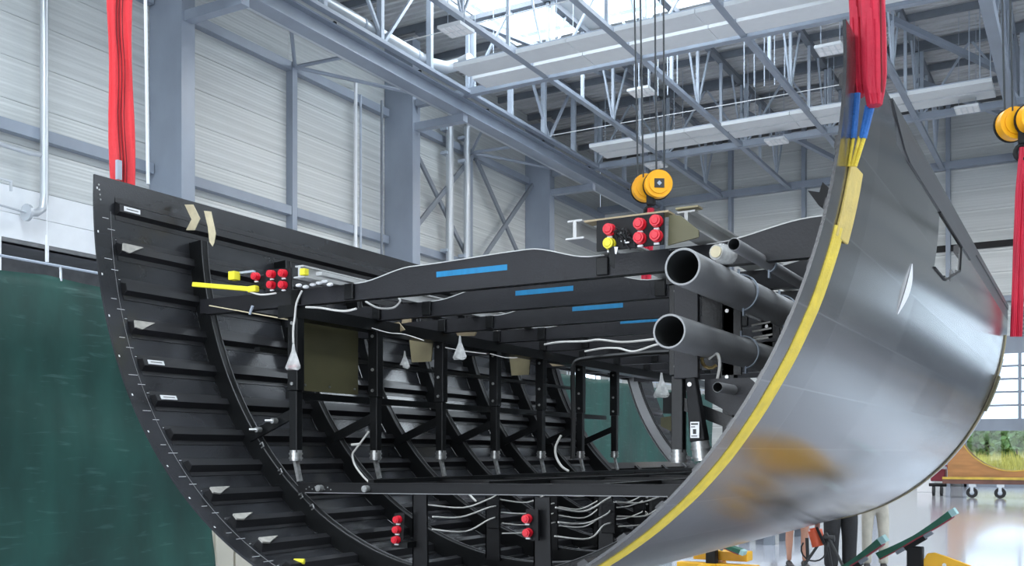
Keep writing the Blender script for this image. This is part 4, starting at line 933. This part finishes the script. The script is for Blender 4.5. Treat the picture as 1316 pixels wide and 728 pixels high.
# near right
o = thing('lifting_sling', 'red sling with blue and yellow legs wrapped around the near right rim', 'sling', (-.74, 3.87, 3.0), 'lifting slings')
for (px, w_, zlo, dy, k) in ((1104, .062, 2.90, .03, 0), (1124, .088, 2.845, -.03, 1)):
    top = at(px-2, 0, Y=3.85+dy); bot = at(px+(0 if k else 1), 124 if k == 0 else 136, Y=3.85+dy)
    pth = [bot+(top-bot)*(i/10) for i in range(24)]
    pth += [pth[-1]+(V((-.745, 3.9, 9.0))-pth[-1])*(i/16) for i in range(1, 17)]
    W = [w_*(.55+.45*min(1, i/2.5)) for i in range(40)]
    ribbon(MB(), pth, W, .05, cs, folds=.010).build('webbing', 'sling_crimson', o, smooth=True)
    MB().tube([p-fw*.03+cs*(.016) for p in pth[1:18]], .003, 4).build('seam', 'seam_dark', o)
for (a, b_, m, r) in (((1102, 120), (1097, 178), 'sling_blue', .0115), ((1121, 134), (1110, 178), 'sling_blue', .0115), ((1115, 136), (1107, 178), 'sling_blue', .0095),
                      ((1097, 176), (1091, 214), 'sling_yellow', .0065), ((1105, 176), (1095, 214), 'sling_yellow', .0065), ((1111, 176), (1099, 214), 'sling_yellow', .0075)):
    MB().tube([at(*a, Y=3.85), at(*b_, Y=3.85)], r, 8).build('sling_leg', m, o, smooth=True)
rg = []
for i in range(20):
    p = 80.8-i*.38; rg.append([hp(p, 3.865, -.0125), hp(p, 4.06, -.0125), hp(p, 4.06, -.026), hp(p, 3.865, -.022)])
MB().sweep(rg).build('edge_pad', 'pad_yellow', o, bevel=.004, label='long yellow protective pad')
rg = []
for i in range(75):
    p = 74.5-i*1.65; q = .006*math.sin(i*.45)+.002*math.sin(i*1.7); rg.append([hp(p, 3.845+q, -.0125), hp(p, 3.975+q, -.0125), hp(p, 3.97+q, -.020), hp(p, 3.91+q, -.025), hp(p, 3.85+q, -.017)])
MB().sweep(rg).build('strap', 'sling_yellow', o, smooth=False)
rg = [[hp(84+i, 3.80, -.02), hp(84+i, 3.90, -.02), hp(84+i, 3.90, -.03), hp(84+i, 3.80, -.03)] for i in range(9)]
# far slings with hook blocks
def hookblock(cx, cy, cz, lbh, lbs, sling_bot, emb=True):
    o = thing('hook_block', lbh, 'pulley', (cx, cy, cz), 'crane hook blocks')
    for dx, s_ in ((-.165, 1), (.03, 1)):
        c = V((cx+dx, cy, cz))+V((0, -.02 if dx > 0 else .06, 0))
        ax = V((.55, -.83, 0)).normalized()
        mb = MB(); mb.cyl(c-ax*.05, c+ax*.05, .165, 28); mb.cyl(c+ax*.05, c+ax*.062, .12, 24); mb.build('sheave_cover', 'hoist_yellow', o, smooth=True, bevel=.0)
        MB().cyl(c-ax*.075, c-ax*.055, .175, 28).build('sheave_back', 'black_matt', o)
        if dx > 0 and emb:
            u = ax.cross(V((0,0,1))).normalized(); f = c+ax*.064; z_ = V((0,0,1))
            e = MB().add([f+u*.06*a+z_*.055*b2 for a, b2 in ((-1,-1),(1,-1),(1,1),(-1,1))]+[f+ax*.003+u*.06*a+z_*.055*b2 for a, b2 in ((-1,-1),(1,-1),(1,1),(-1,1))], [(0,1,2,3),(4,5,6,7),(0,1,5,4),(1,2,6,5),(2,3,7,6),(3,0,4,7)]).build('emblem_plate', 'ink', o, label='black square plate with a small pale mark')
            f = f+ax*.004; MB().add([f+u*.03*a+z_*.03*b2 for a, b2 in ((-1,0),(0,-1),(1,0),(0,1))]+[f+ax*.002+u*.03*a+z_*.03*b2 for a, b2 in ((-1,0),(0,-1),(1,0),(0,1))], [(0,1,2,3),(4,5,6,7),(0,1,5,4),(1,2,6,5),(2,3,7,6),(3,0,4,7)]).build('emblem_mark', 'steel_light', e)
    MB().box((cx-.14, cy-.05, cz-.06), (cx+.0, cy+.06, cz+.06)).build('axle_housing', 'black_matt', o, bevel=.02)
    MB().bar((cx-.07, cy, cz-.05), (cx-.07, cy, cz-.24), .10, .09).build('hook_shank', 'black_matt', o, bevel=.02)
    MB().tube([V((cx-.07, cy, cz-.24))+V((.075*math.cos(t_), 0, -.075+.075*math.sin(t_))) for t_ in [math.radians(90+24*k) for k in range(12)]], .026, 8).build('hook', 'black_matt', o, smooth=True)
    for dx in (-.24, -.17, .0, .1): MB().cyl((cx+dx, cy, cz+.1), (cx+dx*1.6-.12, cy, RZ-.6), .011, 6).build('hoist_cable', 'wire_rope', o)
    q = thing('lifting_sling', lbs, 'sling', (cx-.07, cy, cz-.35), 'lifting slings')
    a = V((cx-.07, cy, cz-.27)); b_ = V(sling_bot)
    for dd in (-.034, .026):
        pth = [a+(b_-a)*(i/16)+cs*(dd*(.35+.65*min(1, i/4))) for i in range(17)]
        ribbon(MB(), pth, .060, .045, cs, folds=.010).build('webbing', 'sling_crimson', q, smooth=True)
    return q
q = hookblock(-.52, 11.45, 4.96, 'yellow twin-sheave hook block at the right edge of the photograph', 'crimson sling hanging from the right-edge hook block down to the far rim', (-.655, 11.45, 2.78))
rg = [[hp(p, 11.40, -.016), hp(p, 11.50, -.016), hp(p, 11.50, -.028), hp(p, 11.40, -.028)] for p in [84-2*i for i in range(70)]]
MB().sweep(rg).build('strap', 'khaki', q)
rg = [[hp(p, 11.62, -.014), hp(p, 11.69, -.014), hp(p, 11.69, -.020), hp(p, 11.62, -.020)] for p in [78-2*i for i in range(60)]]
MB().sweep(rg).build('edge_tape', 'steel_light', q)
rg = [[hp(p, 11.38, -.03), hp(p, 11.52, -.03), hp(p, 11.52, -.05), hp(p, 11.38, -.05)] for p in [73-2*i for i in range(6)]]
MB().sweep(rg).build('edge_pad', 'olive', q)
q = hookblock(-4.53, 11.42, 4.82, 'yellow twin-sheave hook block above the row of red plugs in the middle', 'short red sling below the middle hook block, running down behind the floor beams', (-4.70, 11.42, 3.12))
# ================================================================== FLOOR OBJECTS, RIGHT SIDE
# support stands
def stand(base, tilt, lb, padlen=.72, padw=.16, gus=True, foot=(-.30, .72, .28)):
    "cradle support: yellow foot frame, black post, bracket, curved padded board"
    x, y, ztop_ = base; o = thing('support_stand', lb, 'stand', (x, y, 0), 'padded support stands')
    ca, sa = math.cos(tilt), math.sin(tilt)
    MB().box((x-.065, y-.065, .08), (x+.065, y+.065, ztop_-.09)).build('post', 'black_matt', o, bevel=.01)
    mb = MB(); mb.bar((x-.10*ca, y, ztop_-.055-.10*sa), (x+.10*ca, y, ztop_-.055+.10*sa), .12, .05); mb.build('bracket', 'black_matt', o, bevel=.01)
    for s_ in (-1, 1): p = V((x+s_*.14*ca, y-.07, ztop_-.05+s_*.14*sa)); MB().bar(p+V((-.04*ca, 0, -.04*sa)), p+V((.04*ca, 0, .04*sa)), .04, .035).build('clamp', 'steel_dark', o, bevel=.004)
    n = 12; rg = []; rb = []
    for i in range(n+1):
        u = (i/n-.5)*padlen; dz = .10*(u/padlen*2)**2*.18; px = x+u*ca-dz*sa; pz = ztop_+u*sa+dz*ca; hh = .016+.014*abs(u/padlen*2)
        rg.append([(px+hh*sa, y-padw/2, pz-hh*ca), (px+hh*sa, y+padw/2, pz-hh*ca), (px-hh*sa, y+padw/2, pz+hh*ca), (px-hh*sa, y-padw/2, pz+hh*ca)])
        rb.append([(px+(hh+.012)*sa, y-padw/2, pz-(hh+.012)*ca), (px+(hh+.012)*sa, y+padw/2, pz-(hh+.012)*ca), (px+hh*sa, y+padw/2, pz-hh*ca), (px+hh*sa, y-padw/2, pz-hh*ca)])
    b_ = MB().sweep(rg).build('padded_board', 'green_pad', o); MB().sweep(rb).build('backing_board', 'dark_red', b_)
    e = rg[-1]; ee = [V(v)+V((.05*ca, 0, .05*sa)) for v in e]; MB().sweep([e, ee]).build('board_end', 'pad_end', o)
    fa, fb, fc = foot; mb = MB(); mb.box((x+fa, y-.08, .06), (x+fb, y+.08, .18)); mb.box((x-.08, y-fc, .06), (x+.08, y+fc, .18))
    for dx, dy in ((fa+.06, 0), (fb-.06, 0), (0, .06-fc), (0, fc-.06)): mb.box((x+dx-.06, y+dy-.06, 0), (x+dx+.06, y+dy+.06, .06))
    mb.build('foot_frame', 'frame_yellow', o, bevel=.008)
    if gus:
        pr = [(x+.07, .18), (x+.07, ztop_-.20), (x+.10, ztop_-.145), (x+.16, ztop_-.135), (x+.26, ztop_-.165), (x+.58, ztop_-.28), (x+.70, .18)]
        MB().prism(pr, 'y', y-.02, y+.02).build('gusset_plate', 'frame_yellow', o, bevel=.004)
        MB().cyl((x+.24, y-.023, ztop_-.24), (x+.24, y-.02, ztop_-.24), .018, 12).build('bolt', 'paper', o)
    return o
p = at(1178, 688, Y=9.6)
stand((p.x-.01, 9.6, p.z-.015), .58, 'green padded support stand with yellow gusset plate, right of the people')
p = at(1094, 719, Y=9.0)
stand((p.x, 9.0, p.z-.03), .62, 'green padded support stand in front of the people, cut by the photograph edge', padlen=.62, gus=False, foot=(-.3, .3, .25))
p = at(915, 694, Y=12.6)
o = stand((p.x, 12.6, p.z), -.38, 'green padded support stand with yellow foot under the shell, left of the pallet', padlen=.82, gus=False, foot=(-.45, .6, .35))
mb = MB(); c = at(925, 715, Y=12.7); mb.box((c.x-.36, 12.7, c.z-.06), (c.x+.36, 12.95, c.z+.06)); mb.build('cross_member', 'frame_yellow', o, bevel=.01)
# pallets
o = thing('white_pallet', 'low white slatted pallet on the floor behind the bare legs', 'pallet', (-5.4, 18.6, 0))
for k in range(12): MB().box((-6.6+.0*k, 17.4+k*.2, .42), (-4.7, 17.54+k*.2, .46)).build('slat', 'lower_wall_white', o)
mb = MB(); mb.box((-6.6, 17.4, .30), (-4.7, 17.5, .42)); mb.box((-6.6, 19.7, .30), (-4.7, 19.8, .42)); mb.box((-4.8, 17.4, .30), (-4.7, 19.8, .42)); mb.build('edge_beam', 'lower_wall_white', o)
mb = MB()
for y in (17.5, 18.5, 19.6):
    for x in (-6.5, -5.6, -4.85): mb.box((x-.08, y-.08, 0), (x+.08, y+.08, .3))
mb.build('block', 'steel_dark', o)
# wooden former on trolley
cx, cy, cz = -2.35, 39.6, 2.78; r_ = 1.80
o = thing('trolley', 'long low steel trolley on casters carrying the wooden former', 'trolley', (-1.2, 39.6, 0))
MB().box((-4.6, 39.0, .50), (3.2, 40.3, .66)).build('deck', 'wood_dark', o, bevel=.01)
MB().box((-4.6, 38.98, .66), (3.2, 39.1, .74)).build('edge_rail', 'yellow_edge', o)
for i, x in enumerate((-3.65, -2.75, 1.2, 2.5)):
    c = MB().cyl((x, 39.16, .19), (x, 39.24, .19), .19, 18).build('caster', 'rubber', o); 
    mb = MB(); mb.box((x-.05, 39.12, .17), (x+.05, 39.14, .42)); mb.box((x-.05, 39.26, .17), (x+.05, 39.28, .42)); mb.box((x-.10, 39.1, .4), (x+.14, 39.35, .5)); mb.build('fork', 'galvanised', c)
    MB().cyl((x, 39.15, .19), (x, 39.25, .19), .08, 12).build('hub', 'steel_light', c)
pts = [(-4.45, .74), (-4.45, 2.9), (cx-r_, 2.9)]+[(cx-r_*math.cos(math.pi*k/24), cz-r_*math.sin(math.pi*k/24)) for k in range(25)]+[(cx+r_, 2.9), (-.25, 2.9), (-.25, .74)]
o = thing('wooden_former', 'tall plywood former with a semicircular cut, standing on the trolley by the glazed door', 'former', (cx, cy, .74))
mb = MB()
arc = [(cx-r_*math.cos(math.pi*k/24), cz-r_*math.sin(math.pi*k/24)) for k in range(25)]
for k in range(24):
    (x0, z0), (x1, z1) = arc[k], arc[k+1]
    mb.prism([(x0, .74), (x1, .74), (x1, z1), (x0, z0)], 'y', 39.2, 39.9)
mb.prism([(-4.45, .74), (cx-r_, .74), (cx-r_, 2.9), (-4.45, 2.9)], 'y', 39.2, 39.9); mb.prism([(cx+r_, .74), (-.25, .74), (-.25, 2.9), (cx+r_, 2.9)], 'y', 39.2, 39.9)
mb.build('plywood_body', 'wood', o)
rg = [[(x, 39.18, z), (x, 39.92, z), (x*.0+x+(x-cx)*.02, 39.92, z+(z-cz)*.02), (x+(x-cx)*.02, 39.18, z+(z-cz)*.02)] for x, z in arc]; MB().sweep(rg).build('edge_band', 'yellow_edge', o)
# distant bits behind the hull on the right
o = thing('red_cart', 'small dark red cart on the floor left of the wooden former', 'cart', (-5.0, 40.5, 0))
MB().box((-5.15, 40.2, .55), (-4.65, 40.8, 1.0)).build('body', 'dark_red', o, bevel=.03); MB().tube([(-4.9, 40.2, .95), (-4.75, 40.1, 1.15), (-4.55, 40.1, 1.12), (-4.5, 40.1, .9)], .04, 6).build('handle', 'dark_red', o)
MB().tube([(-5.2, 40.2, .42), (-4.6, 40.2, .42)], .07, 6).build('chassis', 'black_matt', o)
for x in (-5.05, -4.78): MB().cyl((x-.04, 40.3, .2), (x+.04, 40.3, .2), .2, 14).build('wheel', 'rubber', o)
o = thing('white_box', 'small white box on the floor under the far end of the shell', 'box', (-5.85, 44.2, 0))
MB().box((-6.15, 44, 0), (-5.55, 44.5, .62)).build('body', 'paper', o, bevel=.02); MB().box((-6.18, 43.97, .62), (-5.52, 44.53, .70)).build('lid', 'steel_grey', o)
# red instrument on a tripod
IY = 12.6; c = at(1050, 692, Y=IY); o = thing('site_instrument', 'orange-red drum-shaped instrument with black cable loop on a black tripod beside the bare legs', 'instrument', (c.x+.1, IY, 0))
ax = V((.80, 0, -.45)).normalized(); ax = V((.25, 0, -.95)).normalized()
mb = MB(); mb.cyl(c-ax*.10, c+ax*.10, .085, 20); mb.cyl(c-ax*.13, c-ax*.10, .06, 16); mb.build('drum', 'red_orange', o, smooth=True)
sd = V((.85, 0, .45)).normalized(); MB().bar(c-ax*.12+sd*.05+V((0,-.08,0)), c+ax*.11+sd*.09+V((0,-.08,0)), .03, .03).build('band', 'black_matt', o)
MB().tube([c+V((-.03+.15*math.cos(t_), -.05, -.14+.14*math.sin(t_))) for t_ in [math.radians(-215+22*k) for k in range(13)]], .010, 8).build('cable_loop', 'rubber', o, smooth=True)
MB().bar(c+V((-.11, -.05, .0)), c+V((-.10, -.05, -.25)), .035, .03).build('handle', 'rubber', o)
MB().cyl((c.x, IY, c.z+.09), (c.x+.01, IY, c.z+.20), .03, 10).build('bracket', 'wood_dark', o)
hx = c.x+.11
MB().cyl((hx, IY, .45), (hx, IY, c.z-.02), .025, 10).build('tripod_column', 'rubber', o)
for a in (90, 210, 330): MB().tube([(hx, IY, .62), (hx+.42*math.cos(math.radians(a)), IY+.42*math.sin(math.radians(a)), .01)], .018, 8).build('leg', 'rubber', o)
MB().cyl((hx-.1, IY, .56), (hx+.1, IY, .56), .04, 10).build('tripod_head', 'rubber', o)
# ================================================================== PEOPLE (upper bodies stand behind the shell)
def person(x, y, h, face, lb, top, legm, legs='trousers', stance=.11, hair='hair_brown', shoe='shoe', loose=1.0, hem=.90):
    P = thing('person', lb, 'person', (x, y, 0))
    s = h/1.75; ca, sa = math.cos(face), math.sin(face)
    def W(a, b_, c): return V((x+(a*ca-b_*sa)*s, y+(a*sa+b_*ca)*s, c*s))
    def skinned(name, pts, edges, rads, m, root=0, sub=2):
        me = bpy.data.meshes.new(name); me.from_pydata([tuple(W(*p)-V((x, y, 0))) for p in pts], edges, []); me.materials.append(MT[m])
        o = bpy.data.objects.new(name, me); C.objects.link(o); o.parent = P
        sk = o.modifiers.new('skin', 'SKIN'); sk.use_smooth_shade = True
        for i, r in enumerate(rads): me.skin_vertices[0].data[i].radius = ((r[0]*s, r[1]*s) if isinstance(r, tuple) else (r*s, r*s))
        me.skin_vertices[0].data[root].use_root = True
        sb = o.modifiers.new('subdivision', 'SUBSURF'); sb.levels = sub; sb.render_levels = sub
        return o
    # body (one continuous surface)
    pts = [(0,0,.95), (0,0,1.12), (0,.0,1.30), (0,.0,1.42), (0,-.01,1.50), (0,-.02,1.58)]; ed = [(0,1),(1,2),(2,3),(3,4),(4,5)]; rd = [(.15,.11),(.13,.10),(.16,.11),(.13,.09),(.055,.06),(.05,.055)]
    def addp(p, r, to): pts.append(p); rd.append(r); ed.append((to, len(pts)-1)); return len(pts)-1
    for sg in (-1, 1):
        k = addp((sg*.18,0,1.40), (.055,.055), 3); k = addp((sg*.22,.02,1.26), (.045,.045), k); k = addp((sg*.235,.02,1.14), (.038,.038), k); k = addp((sg*.20,-.11,1.11), (.034,.034), k); k = addp((sg*.155,-.215,1.12), (.025,.022), k)
        k = addp((sg*.145,-.265,1.12), (.030,.018), k)
        k = addp((sg*.095,0,.86), (.09,.095), 0); k = addp((sg*(stance*.9),-.01,.66), (.075,.08), k); k = addp((sg*stance,-.015,.48), (.052,.056), k); k = addp((sg*stance,.015,.34), (.050,.056), k); k = addp((sg*stance,.01,.20), (.036,.038), k); k = addp((sg*stance,.01,.08), (.030,.034), k)
    skinned('body', pts, ed, rd, 'skin_tone')
    for sg in (-1, 1):
        base = (sg*.143,-.29,1.12)
        for j, (dx, L) in enumerate(((-.026, .060), (-.009, .070), (.009, .066), (.026, .052))):
            skinned('finger', [(base[0]+dx, base[1]+.025, base[2]), (base[0]+dx, base[1]-.012, base[2]), (base[0]+dx, base[1]-.012-L*.45, base[2]-.012), (base[0]+dx*.9, base[1]-.015-L*.75, base[2]-.035)], [(0,1),(1,2),(2,3)], [.010,.010,.009,.007], 'skin_tone', sub=1)
        skinned('thumb', [(base[0]-sg*.015, base[1]+.035, base[2]), (base[0]-sg*.038, base[1]+.01, base[2]+.008), (base[0]-sg*.040, base[1]-.022, base[2]+.006)], [(0,1),(1,2)], [.012,.011,.008], 'skin_tone', sub=1)
    # head
    hd = MB(); c = W(0, -.02, 1.655); hd.ball(c, .105*s, 20, 16, 0, (.74, .92, 1.12)); 
    hd.ball(W(0, -.115, 1.645), .017*s, 8, 6, 0, (.8, 1.1, 1.5)); hd.ball(W(0, -.06, 1.575), .045*s, 10, 8, 0, (1, 1, .8))
    for sg in (-1, 1): hd.ball(W(sg*.080, -.01, 1.65), .022*s, 8, 6, 0, (.4, .8, 1.3))
    hd.build('head', 'skin_tone', P, smooth=True)
    for sg in (-1, 1):
        e = MB().ball(W(sg*.030, -.108, 1.668), .012*s, 8, 6).build('eye', 'eye_white', P, smooth=True); MB().ball(W(sg*.030, -.119, 1.668), .005*s, 6, 5).build('iris', 'ink', e)
    MB().ball(W(0, -.112, 1.605), .022*s, 8, 6, 0, (1.1, .3, .3)).build('mouth', 'lip', P)
    hr = MB(); hr.ball(W(0, .005, 1.685), .11*s, 18, 12, 0, (.80, .93, 1.0)); hr.build('hair', hair, P, smooth=True)
    # clothes
    pts = [(0,0,hem), (0,0,1.12), (0,0,1.30), (0,0,1.42)]; ed = [(0,1),(1,2),(2,3)]; rd = [(.175,.13),(.15,.12),(.178,.128),(.14,.10)]
    for sg in (-1, 1):
        k = addp2 = None
        pts.append((sg*.185,0,1.40)); rd.append((.068,.068)); ed.append((3, len(pts)-1)); pts.append((sg*.225,.02,1.24)); rd.append((.060,.060)); ed.append((len(pts)-2, len(pts)-1))
        pts.append((sg*.235,.025,1.16)); rd.append((.058,.058)); ed.append((len(pts)-2, len(pts)-1))
    skinned('jacket', pts, ed, rd, top)
    pts = [(0,0,.98), (0,0,.90)]; ed = [(0,1)]; rd = [(.155,.12), (.15,.12)]; L = loose
    for sg in (-1, 1):
        ch = [((sg*.095,0,.84), (.10*L,.105*L)), ((sg*stance*.92,-.01,.66), (.088*L,.09*L))]
        if legs == 'trousers': ch += [((sg*stance,-.012,.48), (.074*L,.076*L)), ((sg*stance,.01,.30), (.070*L,.072*L)), ((sg*stance,.01,.12), (.064*L,.070*L)), ((sg*stance,.01,.06), (.062*L,.070*L))]
        else: ch += [((sg*stance,-.012,.58), (.088,.088))]
        k = 1
        for p, r in ch: pts.append(p); rd.append(r); ed.append((k, len(pts)-1)); k = len(pts)-1
    skinned(legs, pts, ed, rd, legm)
    for sg in (-1, 1):
        o = MB()
        rg = []
        for (yy, hw, hz) in ((.075, .032, .05), (.05, .040, .085), (.0, .042, .085), (-.06, .046, .06), (-.12, .048, .045), (-.17, .040, .035), (-.19, .02, .025)):
            rg.append([W(sg*stance+hw*math.cos(t_), yy, .006+hz*(.5+.5*math.sin(t_))) for t_ in [2*math.pi*k/12 for k in range(12)]])
        o.sweep(rg); o = o.build('shoe', shoe, P, smooth=True)
        MB().prism([(W(sg*stance+a, b_, 0).x, W(sg*stance+a, b_, 0).y) for a, b_ in ((-.042, .08), (.042, .08), (.048, -.1), (.03, -.185), (-.03, -.185), (-.048, -.1))], 'z', 0, .014).build('sole', 'rubber', o)
    return P
person(-3.57, 14.28, 1.76, .45, 'person with bare legs in dark shorts and brown shoes, standing under the shell', 'grey_cloth', 'black_cloth', 'shorts', stance=.105)
person(-2.90, 13.9, 1.82, .5, 'person in baggy black trousers standing under the shell beside the red instrument', 'black_cloth', 'black_cloth', 'trousers', stance=.115, loose=1.35)
person(-2.58, 14.6, 1.74, .3, 'person in beige trousers and dark navy jacket, rightmost of those under the shell', 'navy_cloth', 'beige_cloth', 'trousers', stance=.11, loose=.98, hem=.80)
